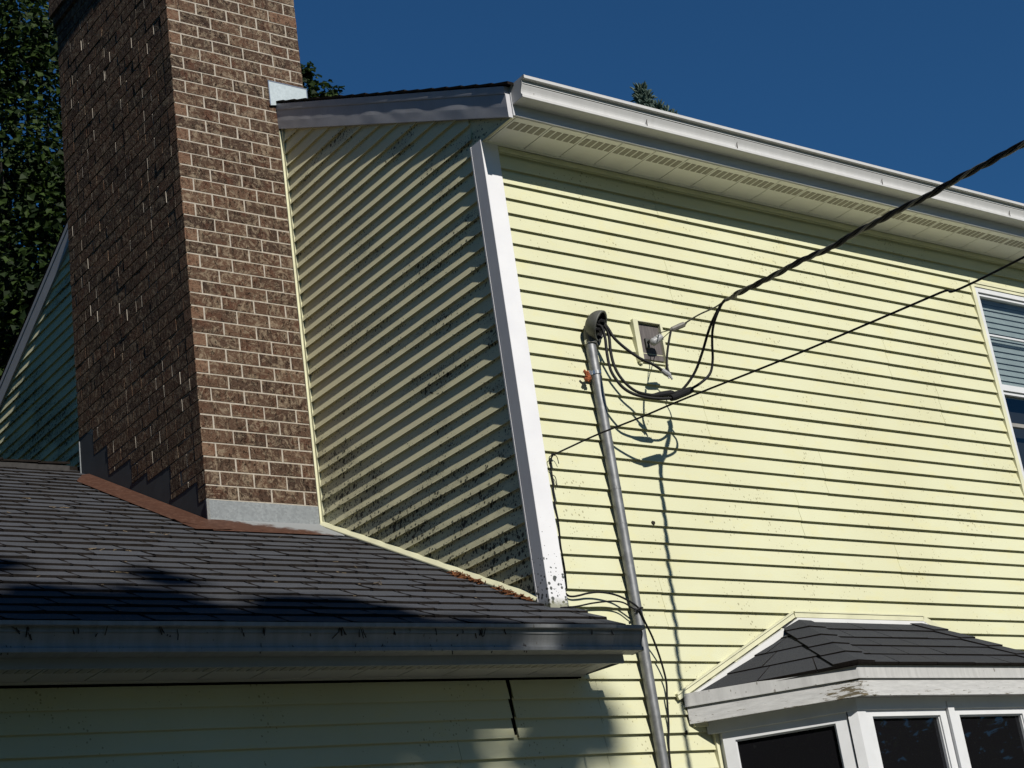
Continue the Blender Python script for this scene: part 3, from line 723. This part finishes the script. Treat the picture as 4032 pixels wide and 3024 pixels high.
sash((.916, -.062), (1.360, -.506), -3.93, -2.979, .062, 'angled side sash with near-black glass')
sash((2.90, -.484), (3.34, -.044), -3.93, -2.979, .062)
for x0_, x1_, y0_ in ((2.070, 2.118, -.566), (1.424, 1.451, -.549), (2.746, 2.83, -.549)):
    f = MB(); f.box(x0_, x1_, y0_, -.50, -3.95, -2.95); f.build('mullion', 'frame', bo)
f = MB()
for i in range(3):
    q = inset(.155); a, b = q[i], q[i + 1]; f.face([(a[0], a[1], -4.0), (b[0], b[1], -4.0), (b[0], b[1], -2.93), (a[0], a[1], -2.93)])
f.build('backing', 'dark', bo)
# side casing against the wall
f = MB(); f.box(.900, .926, -.030, .0, -4.45, -2.93, 0); f.build('casing', 'trim', bo); f = MB(); f.box(.9265, .9385, -.05, -.0, -4.45, -2.93, 0); f.build('casing', 'frame', bo)
f = MB(); f.box(3.44, 3.47, -.03, 0, -4.45, -2.93, 0); f.build('casing', 'trim', bo)
f = MB(); f.box(.776, .797, -.032, -.012, -2.925, -2.800, 0); f.box(.776, .915, -.030, -.012, -2.945, -2.9255, 0)
def strip(f, p, q, w0, w1, y0, y1, m=0):
    p, q = Vector((p[0], 0, p[1])), Vector((q[0], 0, q[1])); u = (q - p).normalized(); n = Vector((-u.z, 0, u.x))
    A = [p + n * w0, q + n * w0, q + n * w1, p + n * w1]
    f.hexa([(v.x, y0, v.z) for v in A] + [(v.x, y1, v.z) for v in A], m)
LA, AP, AQ, RA = (.705, -2.810), (1.648, -2.3655), (2.700, -2.3655), (3.62, -2.80)
strip(f, LA, AP, 0.0, .034, -.028, -.0135, 0); strip(f, LA, AP, .026, .034, -.034, -.0285, 0)
strip(f, AP, AQ, 0.0, .034, -.030, -.0140, 0); strip(f, AQ, RA, 0, .034, -.028, -.0135, 0); strip(f, AP, AQ, .027, .034, -.034, -.0305, 0)
f.build('trim', 'trim', bo)
f = MB(); strip(f, (.775, -2.803), (1.655, -2.388), -.019, .013, -.046, -.0137, 0); strip(f, (1.655, -2.384), (2.70, -2.384), -.012, .015, -.033, -.0142, 0); strip(f, (2.70, -2.388), (3.60, -2.823), -.012, .015, -.033, -.0137)
f.build('flashing', 'white', bo)
# hipped roof
f = MB()
T0, T1 = Vector((1.655, -.036, -2.392)), Vector((2.66, -.036, -2.392))
o = inset(-.018); E0, E1 = Vector((o[1][0], o[1][1], -2.777)), Vector((o[2][0], o[2][1], -2.777)); EW0, EW1 = Vector((.755, -.036, -2.777)), Vector((3.545, -.036, -2.777))
def slope(A, B, C, D, n, shift, up):
    """courses between lower edge A-B and upper edge D-C"""
    for i in range(n):
        t0, t1 = i / n, min(1, (i + 1.12) / n)
        p, q, r, s = A.lerp(D, t0), B.lerp(C, t0), B.lerp(C, t1), A.lerp(D, t1)
        L = (q - p).length; k = max(1, int(L / .30 + .7)); off = .5 * (i % 2) + .11 * i
        ed = sorted(set([0.0, 1.0] + [((j + off) % (k + 1)) * .30 / max(L, .01) for j in range(k + 2)])); ed = [e for e in ed if 0 <= e <= 1]
        for j in range(len(ed) - 1):
            a, b = ed[j], ed[j + 1]
            if (b - a) * L < .02: continue
            ga = .0034 / L if j else 0; gb = .0034 / L if j < len(ed) - 2 else 0
            P = [p.lerp(q, a + ga), p.lerp(q, b - gb), s.lerp(r, b - gb), s.lerp(r, a + ga)]
            l0 = .008 + .003 * random.random()
            if j: m_ = p.lerp(q, a); m2 = s.lerp(r, a); e_ = (q - p).normalized() * .004; f.face([m_ - e_ + up * .0025, m_ + e_ + up * .0025, m2 + e_ * .8 + up * .0025, m2 - e_ * .8 + up * .0025], 1)  # dark quad under each slot, painted as slot shade
            f.hexa([P[0] - up * .003, P[1] - up * .003, P[2] - up * .006, P[3] - up * .006, P[0] + up * l0, P[1] + up * (l0 + .002 * random.random()), P[2] + up * .001, P[3] + up * .001], 0, random.random(), fm=(1, 0, 1, 1, 0, 1))
def nrm(A, B, C): return (B - A).cross(C - A).normalized()
slope(E0, E1, T1, T0, 5, 0, nrm(E0, E1, T1))
slope(Vector((.805, -.066, -2.789)), E0, T0, T0 + Vector((.030, -.030, -.012)), 4, 0, nrm(EW0, E0, T0))
slope(E1, EW1, T1 + Vector((.001, 0, 0)), T1, 4, 0, nrm(E1, EW1, T1))
for (A, D, wl, wr) in ((E0, T0, (E1 - E0).normalized(), (EW0 - E0).normalized()), (E1, T1, (EW1 - E1).normalized(), (E0 - E1).normalized())):
    n = 5; hu = (nrm(E0, E1, T1) + (nrm(EW0, E0, T0) if A is E0 else nrm(E1, EW1, T1))).normalized()
    for i in range(n):
        t0, t1 = i / n, min(1.0, (i + 1.2) / n); a, b = A.lerp(D, t0), A.lerp(D, t1); wdt = .125; l = .010
        for sd in (wl, wr):
            sl = sd if sd is wl else sd
            lo = (.010 if i else .016)
            f.hexa([a + hu * l * .6, a + sl * wdt + hu * .011, b + sl * wdt * (.8 if i == n - 1 else 1) + hu * .006, b + hu * .010,
                    a + hu * (l + .012), a + sl * wdt + hu * .018, b + sl * wdt * (.8 if i == n - 1 else 1) + hu * .009, b + hu * .012], 0, random.random(), fm=(1, 0, 1, 1, 0, 1))
f.face([Vector((.81, -.07, -2.80)), E0 - Vector((0, 0, .008)), T0 + Vector((.03, -.03, -.024))], 1); f.face([E0, E1, T1, T0], 1); f.face([E1, EW1, T1], 1)
f.build('roof', ['shingle2', 'edge'], bo)

# ------------------------------------------------------------------ electric service mast
mast = thing('service_mast', 'grey steel conduit mast with a dark weatherhead standing against the yellow wall', 'conduit', (.51, -.044, GZ))
cx = lambda z: .4955 + (-.9 - z) * .0062
f = MB(); f.tube([(cx(z), -.044, z) for z in np.linspace(GZ, -.88, 14)], .0285, 20, 0)
f.build('conduit', 'steel', mast, smooth=True)
for z, h, m, r, nm in ((-1.075, .02, 'shiny', .0325, 'clamp'), (-1.715, .012, 'steel', .0295, 'coupling'), (-1.905, .006, 'steel', .0291, 'coupling'), (-2.63, .006, 'steel', .0291, 'coupling'), (-.897, .022, 'shiny', .0335, 'clamp')):
    f = MB(); f.tube([(cx(z), -.044, z - h / 2), (cx(z), -.044, z + h / 2)], r, 20, 0)
    if z == -1.075: f.box(cx(z) - .052, cx(z) - .02, -.055, -.001, -1.09, -1.066, 0); f.box(cx(z) + .02, cx(z) + .045, -.03, -.001, -1.085, -1.067, 0)
    if z == -.897: f.box(cx(z) + .028, cx(z) + .052, -.062, -.03, -.912, -.886, 1)
    f.build(nm, [m, 'head'], mast)
f = MB(); c = Vector((.428, -.05, -1.103))
for i in range(26):
    p = c + Vector(((random.random() - .5) * .035, (random.random() - .5) * .03, (random.random() - .5) * .055)); r = .005 + .009 * random.random()
    f.tube([p - Vector((0, 0, r)), p, p + Vector((.3 * r, 0, r))], [r * .4, r, r * .3], 5, 0)
f.build('rust_lump', 'orange', mast)
# weatherhead: hooded cap, its mouth turned away from the wall and down
f = MB(); hc = Vector((.518, -.080, -.808)); ax = Vector((.46, -.70, -.40)).normalized()
up_ = Vector((0, 0, 1)); side = ax.cross(up_).normalized(); upv = side.cross(ax)
rows = []
for i in range(13):
    t = i / 12; ang = t * math.pi * .5; d = -.080 * math.cos(ang) + .028; rr = math.sin(ang)
    rows.append([hc + ax * d + side * .080 * rr * math.cos(u) + upv * (.086 if math.sin(u) > 0 else .082) * rr * math.sin(u) for u in (2 * math.pi * k / 28 for k in range(28))])
f.grid(rows, 0, .5, True)
rim = [hc + ax * .028 + side * .080 * math.cos(u) + upv * (.086 if math.sin(u) > 0 else .082) * math.sin(u) for u in (2 * math.pi * k / 28 for k in range(28))]
inn = [hc + ax * .028 + (p - hc - ax * .028) * .88 for p in rim]; deep = [hc - ax * .005 + (p - hc - ax * .028) * .86 for p in rim]
f.grid([rim, [p + ax * .006 for p in rim], [p + ax * .006 for p in inn], inn], 0, .5, True); f.grid([inn, deep], 1, .5, True); f.face(deep, 1)
f.tube([hc + Vector((-.022, .034, -.10)), hc + Vector((-.018, .032, -.05)), hc + Vector((-.008, .02, -.01))], [.034, .036, .045], 18, 0)
f.build('weatherhead', ['head', 'black'], mast, smooth=True)
f = MB()
for p in ((.525, -.10, -.80), (.545, -.115, -.80), (.535, -.105, -.83), (.515, -.10, -.845)): f.tube([Vector(p) - ax * .03, Vector(p) + ax * .012], .014, 10, 0)
f.build('bushing', 'black', mast)

# ------------------------------------------------------------------ power drop
drop = thing('power_drop', 'thick twisted black power cable with looped splices running from the weatherhead to the upper right', 'cable', (.95, -.3, -.85))
in_ = (.528, -.088, -.80)
W1_ = [in_, (.515, -.10, -.815), (.530, -.115, -.832), (.532, -.125, -.899), (.513, -.14, -.993), (.49, -.17, -1.098), (.49, -.2, -1.168), (.507, -.23, -1.229), (.544, -.26, -1.269), (.608, -.29, -1.293), (.674, -.32, -1.304), (.735, -.342, -1.302)]
W2_ = [in_, (.530, -.103, -.79), (.558, -.115, -.831), (.566, -.12, -.885), (.550, -.13, -.971), (.538, -.15, -1.059), (.546, -.17, -1.131), (.579, -.19, -1.193), (.625, -.21, -1.232), (.715, -.226, -1.246)]
N1_ = [in_, (.545, -.105, -.785), (.566, -.122, -.836), (.583, -.14, -.899), (.613, -.18, -.971), (.668, -.22, -1.039), (.723, -.25, -1.078), (.762, -.282, -1.128)]
N2_ = [(.788, -.29, -1.145), (.785, -.285, -1.104), (.798, -.285, -1.043), (.82, -.29, -.97), (.846, -.3, -.894)]
UA = [(.800, -.246, -1.232), (.879, -.265, -1.213), (.94, -.32, -1.133), (.957, -.39, -1.04), (.955, -.46, -.957), (.946, -.53, -.902), (.956, -.6, -.845), (.952, -.66, -.842)]
UB = [(.862, -.36, -1.242), (.917, -.38, -1.211), (.976, -.4, -1.16), (.994, -.42, -1.088), (.972, -.46, -1.015), (.954, -.5, -.954), (.946, -.55, -.900), (.966, -.6, -.835), (.955, -.66, -.838)]
f = MB()
for w_ in (W1_, W2_, N1_): f.tube(w_, .0082, 8, 0, 6)
f.build('service_wire', 'black', drop, smooth=True, label='three black wires looping out of the weatherhead')
f = MB(); f.tube(UA, .0072, 8, 0, 6); f.tube(UB, .0072, 8, 0, 6); f.build('drop_wire', 'black', drop, smooth=True)
f = MB(); f.tube(N2_, .0062, 8, 0, 6); f.tube([(.800, -.285, -1.04), (.790, -.287, -1.10), (.800, -.292, -1.165)], .0035, 6, 1, 4); f.build('neutral_wire', ['black', 'alum'], drop, smooth=True)
f = MB(); f.tube([(.722, -.338, -1.302), (.750, -.340, -1.293), (.84, -.348, -1.256), (.868, -.351, -1.245)], [.017, .0195, .0205, .017], 12, 0); f.build('splice', 'tape', drop); f = MB(); f.tube([(.690, -.220, -1.246), (.715, -.226, -1.246), (.745, -.235, -1.242), (.815, -.249, -1.231), (.830, -.252, -1.228)], [.009, .012, .0165, .0175, .011], 12, 0); f.build('splice', 'tape', drop)
f = MB(); f.tube([(.752, -.278, -1.119), (.770, -.284, -1.135), (.790, -.29, -1.150)], [.013, .015, .013], 10, 0); f.tube([(.782, -.29, -1.140), (.800, -.294, -1.172)], .0055, 8, 0); f.tube([(.776, -.284, -1.14), (.782, -.29, -1.166)], .005, 8, 0); f.build('connector', 'porcelain', drop)
f = MB(); a, b = Vector((.848, -.294, -.884)), Vector((.932, -.322, -.850)); f.tube([a, a.lerp(b, .15), a.lerp(b, .8), b], [.006, .0135, .0155, .0145], 8, 0); f.tube([b, b + (b - a) * .18], [.009, .004], 6, 0)
f.tube([(.856, -.295, -.881), (.951, -.10, -.806)], .0026, 6, 0); f.tube([(.85, -.295, -.889), (.968, -.10, -.839)], .0026, 6, 0); f.build('wedge_clamp', 'alum', drop)
MS = [(.925, -.320, -.852), (.955, -.42, -.833), (.970, -.54, -.836), (.958, -.63, -.835)]
line = [(.958, -.63, -.836), (.92, -.70, -.862), (.86, -.785, -.900), (.795, -.885, -.930), (.75, -1.139, -.97), (.706, -1.361, -.998), (.660, -1.627, -1.044), (.628, -1.834, -1.062), (.573, -2.114, -1.102), (.539, -2.315, -1.130), (.50, -2.56, -1.155), (.464, -2.783, -1.182), (.43, -3.05, -1.20), (.25, -4.4, -1.25), (-.3, -8, -1.2), (-1.3, -14, -.6), (-2.6, -22, 1.2)]
P = cr([Vector(q) for q in line], 22); cum = [0.0]
for i in range(1, len(P)): cum.append(cum[-1] + (P[i] - P[i - 1]).length)
f = MB(); fm_ = MB()
for s in range(3):
    pts = []
    for i, p in enumerate(P):
        t = (P[min(i + 1, len(P) - 1)] - P[max(i - 1, 0)]).normalized(); n1 = t.cross(Vector((0, 0, 1))).normalized(); n2 = n1.cross(t); ph = cum[i] / .34 * 2 * math.pi + s * 2.094; rr = .0082 * min(1, .25 + cum[i] * 4)
        pts.append(p + (n1 * math.cos(ph) + n2 * math.sin(ph)) * rr)
    (f if s else fm_).tube(pts, .0078 if s else .0058, 7, 0)
f.build('twisted_cable', 'black', drop, smooth=True); fm_.tube(MS, .0045, 7, 0, 6); fm_.build('messenger_wire', 'alum', drop, smooth=True)

# ------------------------------------------------------------------ insulator bracket
br = thing('cable_bracket', 'weathered wood block with a white insulator set in the siding, cream strips round it', 'bracket', (.95, -.01, -.82))
f = MB(); f.box(.872, 1.034, -.0160, -.002, -.932, -.716, 0); f.build('wood_block', 'block', br)
f = MB(); f.box(.838, .872, -.036, -.002, -.956, -.708, 0); f.box(1.034, 1.050, -.036, -.002, -.956, -.712, 0); f.box(.872, 1.034, -.036, -.002, -.716, -.7105, 0); f.box(.872, 1.034, -.022, -.014, -.953, -.946, 0); f.box(.845, .862, -.030, -.002, -.968, -.956, 0); f.box(1.034, 1.050, -.030, -.002, -.968, -.956, 0)
f.build('trim', 'trim', br)
f = MB(); a, b = Vector((.918, -.060, -.856)), Vector((.974, -.098, -.822)); f.tube([a.lerp(b, t) for t in (0, .12, .3, .36, .5, .56, .72, .8, .95, 1)], [.012, .021, .023, .019, .023, .019, .023, .019, .020, .012], 14, 0); f.build('insulator', 'porcelain', br, smooth=True)
f = MB(); f.tube([(.925, -.016, -.838), (.928, -.05, -.833), (.945, -.085, -.825)], .009, 8, 0); f.box(.912, .936, -.030, -.0176, -.868, -.812, 0); f.tube([(.938, -.082, -.832), (.942, -.098, -.830)], .007, 8, 1); f.build('clevis', ['head', 'shiny'], br)

# ------------------------------------------------------------------ telephone and coaxial cables
f = MB(); tel = [(.128, -.028, -1.557), (.106, -.20, -1.575), (.074, -.451, -1.603), (.024, -.844, -1.659), (-.018, -1.191, -1.703), (-.102, -1.898, -1.802), (-.145, -2.398, -1.857), (-.176, -2.765, -1.896), (-.21, -3.171, -1.94), (-.5, -6, -2.05), (-1.2, -13, -1.8), (-2.5, -22, -.4)]
f.tube(tel, .0046, 7, 0, 10)
f.tube([(.128, -.028, -1.557), (.118, -.018, -1.60), (.1125, -.020, -1.70), (.106, -.016, -1.80), (.1085, -.018, -1.92), (.1015, -.017, -2.03), (.1035, -.018, -2.15), (.097, -.018, -2.25)], .0046, 6, 0, 5)
for e in ([(.128, -.03, -1.557), (.100, -.035, -1.573), (.101, -.03, -1.61), (.112, -.025, -1.63)], [(.128, -.03, -1.555), (.150, -.035, -1.562), (.161, -.03, -1.60)], [(.124, -.03, -1.56), (.112, -.028, -1.585), (.121, -.025, -1.60)], [(.115, -.02, -1.66), (.130, -.024, -1.672), (.1365, -.02, -1.72)]): f.tube(e, .0022, 5, 0, 4)
f.tube([(.125, -.0285, -1.562), (.128, -.03, -1.552), (.137, -.04, -1.556)], .0075, 8, 0)
tag(f.build('telephone_cable', 'black', None, smooth=True), 'thin straight black cable rising from beside the white corner trim to the right edge', 'cable')
f = MB()
f.tube([(.082, -.006, -2.255), (.093, -.022, -2.286), (.118, -.028, -2.293), (.162, -.032, -2.287), (.214, -.036, -2.276), (.284, -.045, -2.271), (.374, -.055, -2.285), (.444, -.070, -2.32), (.49, -.079, -2.359), (.515, -.077, -2.421), (.557, -.062, -2.483), (.588, -.05, -2.545), (.615, -.04, -2.627), (.629, -.035, -2.719), (.619, -.03, -2.81), (.606, -.025, -2.928), (.577, -.02, -3.126), (.57, -.02, -3.6), (.57, -.02, -4.6)], .0052, 7, 0, 6)
f.tube([(.03, -.03, -2.352), (.126, -.035, -2.345), (.23, -.04, -2.327), (.342, -.05, -2.317), (.41, -.06, -2.325), (.461, -.072, -2.358), (.488, -.081, -2.370)], .0042, 6, 0, 6)
f.tube([(.461, -.075, -2.372), (.497, -.083, -2.357), (.522, -.072, -2.352)], .005, 6, 0, 4)
tag(f.build('coaxial_cable', 'black', None, smooth=True), 'thin black cables arching from the white trim foot to the conduit and down beside it', 'cable')

# ------------------------------------------------------------------ small things stuck to the house
def lump(name, c, r, lab, cat, mat='mud'):
    f = MB()
    for i in range(9):
        p = Vector(c) + Vector(((random.random() - .5) * r, -random.random() * r * .5, (random.random() - .5) * r)); q = r * (.35 + .4 * random.random())
        f.tube([p - Vector((0, 0, q)), p - Vector((0, 0, q * .5)), p + Vector((0, 0, q * .4)), p + Vector((0, 0, q * .9))], [q * .3, q * .8, q * .9, q * .3], 6, 0)
    tag(f.build(name, mat), lab, cat)
lump('mud_nest', (.747, -.012, -1.879), .013, 'small dark lump on the sunlit boards right of the conduit', 'nest')
lump('mud_nest', (.720, -.012, -2.969), .012, 'small dark lump on the boards just left of the bay window', 'nest')

def needles(name, spots, length, r, mat, lab, cat, kind='stuff'):
    f = MB()
    for (p, n, spread, dirs) in spots:
        for i in range(n):
            c = Vector(p) + Vector([(random.random() - .5) * s for s in spread]); d = Vector([random.gauss(m, s) for m, s in dirs]).normalized() * length * (.5 + random.random())
            f.tube([c - d * .5, c + Vector(((random.random() - .5) * .006, 0, 0)), c + d * .5], [r, r * 1.1, r * .5], 4, 0)
    o = f.build(name, mat); tag(o, lab, cat, kind=kind); return o
sp = []
for i in range(46):
    x = -2.95 + 3.0 * random.random() ** 1.3; lo = random.random() < .3
    yy, zz_ = (-.376, -2.640) if lo else (-.384 - .02 * random.random(), -2.585 + .02 * random.random())
    sp.append(((x, yy, sag(x, zz_)), random.choice((1, 1, 1, 2, 3)), (.03, .002, .012), ((0, .45), (-.1, .08), (1, .3))))
needles('dry_needles', sp, .034, .0022, 'needle', 'dark dry needles stuck to the face of the dirty low gutter', 'litter')
sp = []
for y0, y1, n in ((.45, .72, 90), (.22, .36, 50), (.08, .2, 25)):
    for i in range(n):
        y = y0 + (y1 - y0) * random.random(); sp.append(((-.035 - .035 * random.random(), y, wz(0, y) + .016), 1, (.02, .02, .006), ((0, 1), (0, 1), (0, .25))))
needles('needle_litter', sp, .045, .003, 'moss', 'rusty brown needle litter lying along the cream trim on the low roof', 'litter')
sp = []
for i in range(46):
    x = -3.0 + 2.9 * random.random(); k_ = random.randrange(1, 28); y = -.365 + ex * k_ - .006
    if x > -1.05 and y > 1.6: continue
    sp.append(((x, y, wz(x, y) + .008), random.choice((1, 1, 2, 6)), (.09, .012, .004), ((0, 1), (0, .25), (0, .1))))
sp.append(((-1.30, 1.52, wz(-1.3, 1.52) + .012), 14, (.10, .05, .01), ((0, 1), (0, 1), (0, .3)))); sp.append(((-.72, .40, wz(-.72, .40) + .012), 8, (.08, .04, .01), ((0, 1), (0, 1), (0, .3))))
needles('twig_litter', sp, .026, .0017, 'debris', 'scattered tan needles and twigs caught on the low grey roof', 'litter')

# ------------------------------------------------------------------ trees
def leaves(mb, pos, nor, size):
    for p, n, s in zip(pos, nor, size):
        n = Vector(n).normalized(); t = n.orthogonal().normalized(); t = Matrix.Rotation(random.random() * 6.283, 3, n) @ t; b = n.cross(t); p = Vector(p)
        c = n * (-.18 * s)
        mb.face([p - t * s * .5, p - t * .12 * s + b * s * .46 + c, p + t * s * .18 + b * s * .30, p + t * s * .62 + c * .6, p + t * s * .18 - b * s * .30, p - t * .12 * s - b * s * .46 + c], 0, random.random() ** 1.6)
def broadleaf(label, base, ctr, rad, ncl, per, size, extra=(), mat='leaf', crad=.75, shell=.45, h=1.0):
    base = Vector(base); ctr = Vector(ctr)
    o = thing('broadleaf_tree', label, 'tree', base)
    cl = []
    for i in range(ncl):
        v = Vector(rng.normal(size=3)).normalized() * (shell + (1 - shell) * random.random() ** .6)
        cl.append((ctr + Vector((v.x * rad[0], v.y * rad[1], v.z * rad[2])), crad * (.6 + .7 * random.random()), per))
    cl += [(Vector(p), r, n) for p, r, n in extra]
    f = MB()
    for c, r, n in cl:
        v = rng.normal(size=(n, 3)); v /= np.linalg.norm(v, axis=1)[:, None]; q = v * (rng.random((n, 1)) ** .45) * r * np.array([1, 1, .72]); P_ = np.array(c) + q
        N_ = v * .6 + rng.normal(size=(n, 3)) * .55 + np.array([-.05, -.35, .75])
        leaves(f, P_, N_, size * (.6 + .7 * rng.random(n)))
    f.build('crown', mat, o)
    f = MB(); top = ctr + Vector((0, 0, rad[2] * .5))
    f.tube([base, base.lerp(ctr, .55) + Vector((.1, .05, 0)), ctr, top], [.30, .22, .15, .04], 10, 0, 5)
    for c, r, n in cl[::max(1, len(cl) // 40)] + cl[len(cl) - min(len(extra), 7):]:
        a = base.lerp(top, .45 + .4 * random.random()); m = a.lerp(c, .5) + Vector((0, 0, -.25)); f.tube([a, m, c], [.07, .04, .012], 6, 0, 4)
    f.build('trunk', 'bark', o)
    return o
# behind the house, left of the chimney; its rightmost twigs show right of the chimney
C0 = Vector((-5.20321, -6.40727, -4.21935))
def dirp(dx, dy, dz, D): return tuple(C0 + Vector((dx, dy, dz)) * D)
ex_ = [(dirp(.534, .845, .58, 20.2), .6, 150), (dirp(.528, .849, .60, 20.4), .5, 110), (dirp(.5385, .8425, .603, 20.2), .30, 80), (dirp(.541, .841, .586, 20.2), .40, 120), (dirp(.5445, .8387, .607, 20.2), .17, 42), (dirp(.548, .8365, .590, 20.2), .30, 80), (dirp(.5545, .8322, .5885, 20.2), .19, 46), (dirp(.558, .830, .5915, 20.2), .11, 18)]
for k_ in range(34):
    ex_.append((dirp(.372 + .03 * random.random(), .925, .40 + .29 * random.random(), 18.6 + 1.8 * random.random()), .7, 170))
broadleaf('large dark green broadleaf tree behind the left side of the chimney', (3.4, 13.2, GZ), (2.4, 13.0, 4.6), (3.6, 3.2, 6.6), 420, 95, .092, ex_)
broadleaf('added dark broadleaf tree that blocks sky light, at and beyond the left edge of the view', (-2.6, 15.5, GZ), (-2.6, 15.2, 4.2), (4.8, 3.4, 6.6), 230, 60, .12, [])  # added to cut sky light reaching the gable from behind

# blue-green spruce whose top shows above the high gutter
def spruce(base, H, R0, top_detail):
    base = Vector(base); o = thing('spruce_tree', 'blue-green spruce top showing just above the high gutter', 'tree', base)
    f = MB()
    def twig(p, d, L, r):
        rn = random.random(); q = p + d * L
        for k_ in range(3): pass
        f.tube([p, p.lerp(q, .25), p.lerp(q, .75), q], [r * .5, r, r * .75, r * .12], 5, 0, 0, False, rn)
    n = 0; z = 0.0
    while z < H - .15:
        dz = z; frac = dz / H
        L = .09 + R0 * .7 * frac ** 1.0
        nb = 7 if dz < 4 else 6
        for b in range(nb):
            an = b / nb * 6.283 + n * .73 + random.random() * .4; Lb = L * (.75 + .45 * random.random())
            d = Vector((math.cos(an), math.sin(an), (.35 - 1.0 * min(.6, frac * 1.7)) + .1 * random.random())).normalized(); p0 = base + Vector((0, 0, H - dz))
            m = max(3, int(Lb / .10)) if dz < 5 else max(3, int(Lb / .35))
            for j in range(m):
                t = (j + .6) / m; p = p0 + d * Lb * t; 
                for sgn in (-1, 1, 0):
                    sd = Vector((-d.y, d.x, .0)).normalized() * sgn; dd = (d * .75 + sd * .7 + Vector((0, 0, .28 + .25 * random.random()))).normalized()
                    twig(p, dd, (.11 if dz < 5 else .34) * (1.15 - .4 * t) * (.7 + .6 * random.random()), .022 if dz < 5 else .05)
        z += .13 if dz < 2.0 else (.2 if dz < 5 else .5); n += 1
    rgt = Vector((.704, -.711, 0))
    for dx_, dz_, rr_, nn_ in ((.10, -.16, .12, 26), (-.10, -.14, .12, 24), (.34, -.50, .16, 46), (.52, -.60, .13, 34), (.16, -.42, .16, 40), (-.02, -.30, .13, 40), (.70, -.70, .10, 22), (-.2, -.55, .16, 30)):
        for q_ in range(nn_):
            v_ = Vector(rng.normal(size=3)).normalized(); c_ = base + Vector((0, 0, H + dz_)) + rgt * dx_ * .72 + v_ * rr_ * .7 * random.random()
            twig(c_, (v_ + Vector((0, 0, .5))).normalized(), .10 + .06 * random.random(), .022)
    for k_ in range(26):
        an = random.random() * 6.283; twig(base + Vector((.06 * math.cos(an), .06 * math.sin(an), H - .30 + .30 * random.random())), Vector((math.cos(an), math.sin(an), .55 + .5 * random.random())).normalized(), .14 + .08 * random.random(), .022)
    f.build('crown', 'spruce', o)
    f = MB(); f.tube([base, base + Vector((0, 0, H - .1))], [.22, .02], 8, 0); f.build('trunk', 'bark', o)
spb = dirp(.7108, .7034, .5555, 30.0)
spruce((spb[0], spb[1], GZ), spb[2] - GZ + .03, 4.2, True)

broadleaf('tall added broadleaf tree that blocks sky light, outside the left edge of the view', (-10.5, 3.0, GZ), (-10.5, 3.0, 2.0), (3.6, 4.6, 6.2), 230, 26, .42, [], 'leaf2', 1.1, .4)  # added out of view to keep sky light off the gable side
broadleaf('second added broadleaf tree that blocks sky light, farther back outside the left edge of the view', (-9.5, 11.5, GZ), (-9.5, 11.5, 2.6), (3.8, 4.4, 6.4), 230, 26, .42, [], 'leaf2', 1.1, .4)  # also unseen, added to deepen the shade on the house's left

broadleaf('third added broadleaf tree that blocks sky light, behind the low wing and outside the left edge', (-6.5, 19, GZ), (-6.5, 19, 3.4), (4.2, 4.0, 7.0), 200, 26, .42, [], 'leaf2', 1.1, .4)  # added out of view so less blue sky reaches the rear gable

# trees in front, outside the photograph: they shade the low roof and stand mirrored in the bay panes
broadleaf('tall broadleaf tree in the front garden that shades the low roof', (-4.3, -16.3, GZ), (-6.0, -16.0, 3.9), (4.3, 2.8, 5.2), 260, 60, .26, [((-4.6, -16, 8.6), .55, 150), ((-3.9, -16, 8.7), .5, 150), ((-3.2, -16, 8.55), .5, 150), ((-2.6, -16, 8.8), .36, 110), ((-4.4, -16, 9.2), .5, 150), ((-3.7, -16, 7.9), .55, 80), ((-5.2, -16, 8.3), .6, 80), ((-2.7, -16, 7.9), .45, 60), ((-3.6, -16, 9.35), .5, 150), ((-2.7, -16, 9.2), .45, 120), ((-2.0, -16, 8.92), .26, 44), ((-1.5, -16, 8.84), .22, 34), ((-1.18, -16, 8.90), .16, 20), ((-1.75, -16, 8.35), .28, 22), ((-5.0, -16, 9.6), .6, 70), ((-3.9, -16, 10.35), .16, 14), ((-3.2, -16, 10.1), .2, 16)], 'leaf2', .75, .55)
broadleaf('wide broadleaf tree across the yard mirrored in the bay window panes', (17, -15, GZ), (17.5, -15.0, .2), (7.5, 3.5, 6.0), 230, 95, .20, [], 'leaf2', .95, .3)
broadleaf('dense added broadleaf tree behind the viewpoint, there to darken the angled bay sash', (-14.5, -17, GZ), (-14.5, -17.0, -.5), (6.5, 3.5, 5.6), 200, 30, .46, [], 'leaf2', 1.2, .3)  # added dark mass, so the angled pane mirrors no bright sky

# unseen far wood on the street side, added to block low sky, one mass
f = MB()
for i in range(5200):
    an = R(128 + 165 * random.random()); d_ = 34 + 14 * random.random(); hgt = 11 + 4 * nz(an * 5) + 2.5 * nz(an * 17)
    if math.sin(an) > .25 and math.cos(an) > 0: continue
    p = (math.cos(an) * d_, math.sin(an) * d_ - 4, GZ + hgt * random.random() ** .8)
    leaves(f, [p], [(-math.cos(an) + random.gauss(0, .5), -math.sin(an) + random.gauss(0, .5), .5 + random.gauss(0, .3))], [1.5 + random.random()])
tag(f.build('sky_blocking_wood', 'leaf2'), 'added far mass of trees on the street side that blocks low sky light, mirrored in the glass', 'wood', kind='stuff')

# ------------------------------------------------------------------ ground
f = MB(); f.face([(-150, -150, GZ), (150, -150, GZ), (150, 150, GZ), (-150, 150, GZ)]); tag(f.build('lawn', 'lawn'), None, None, kind='structure')
f = MB(); f.face([(-5.0, -9.0, GZ + .004), (9.0, -9.0, GZ + .004), (9.0, -.01, GZ + .004), (-5.0, -.01, GZ + .004)]); tag(f.build('patio', 'patio'), None, None, kind='structure')
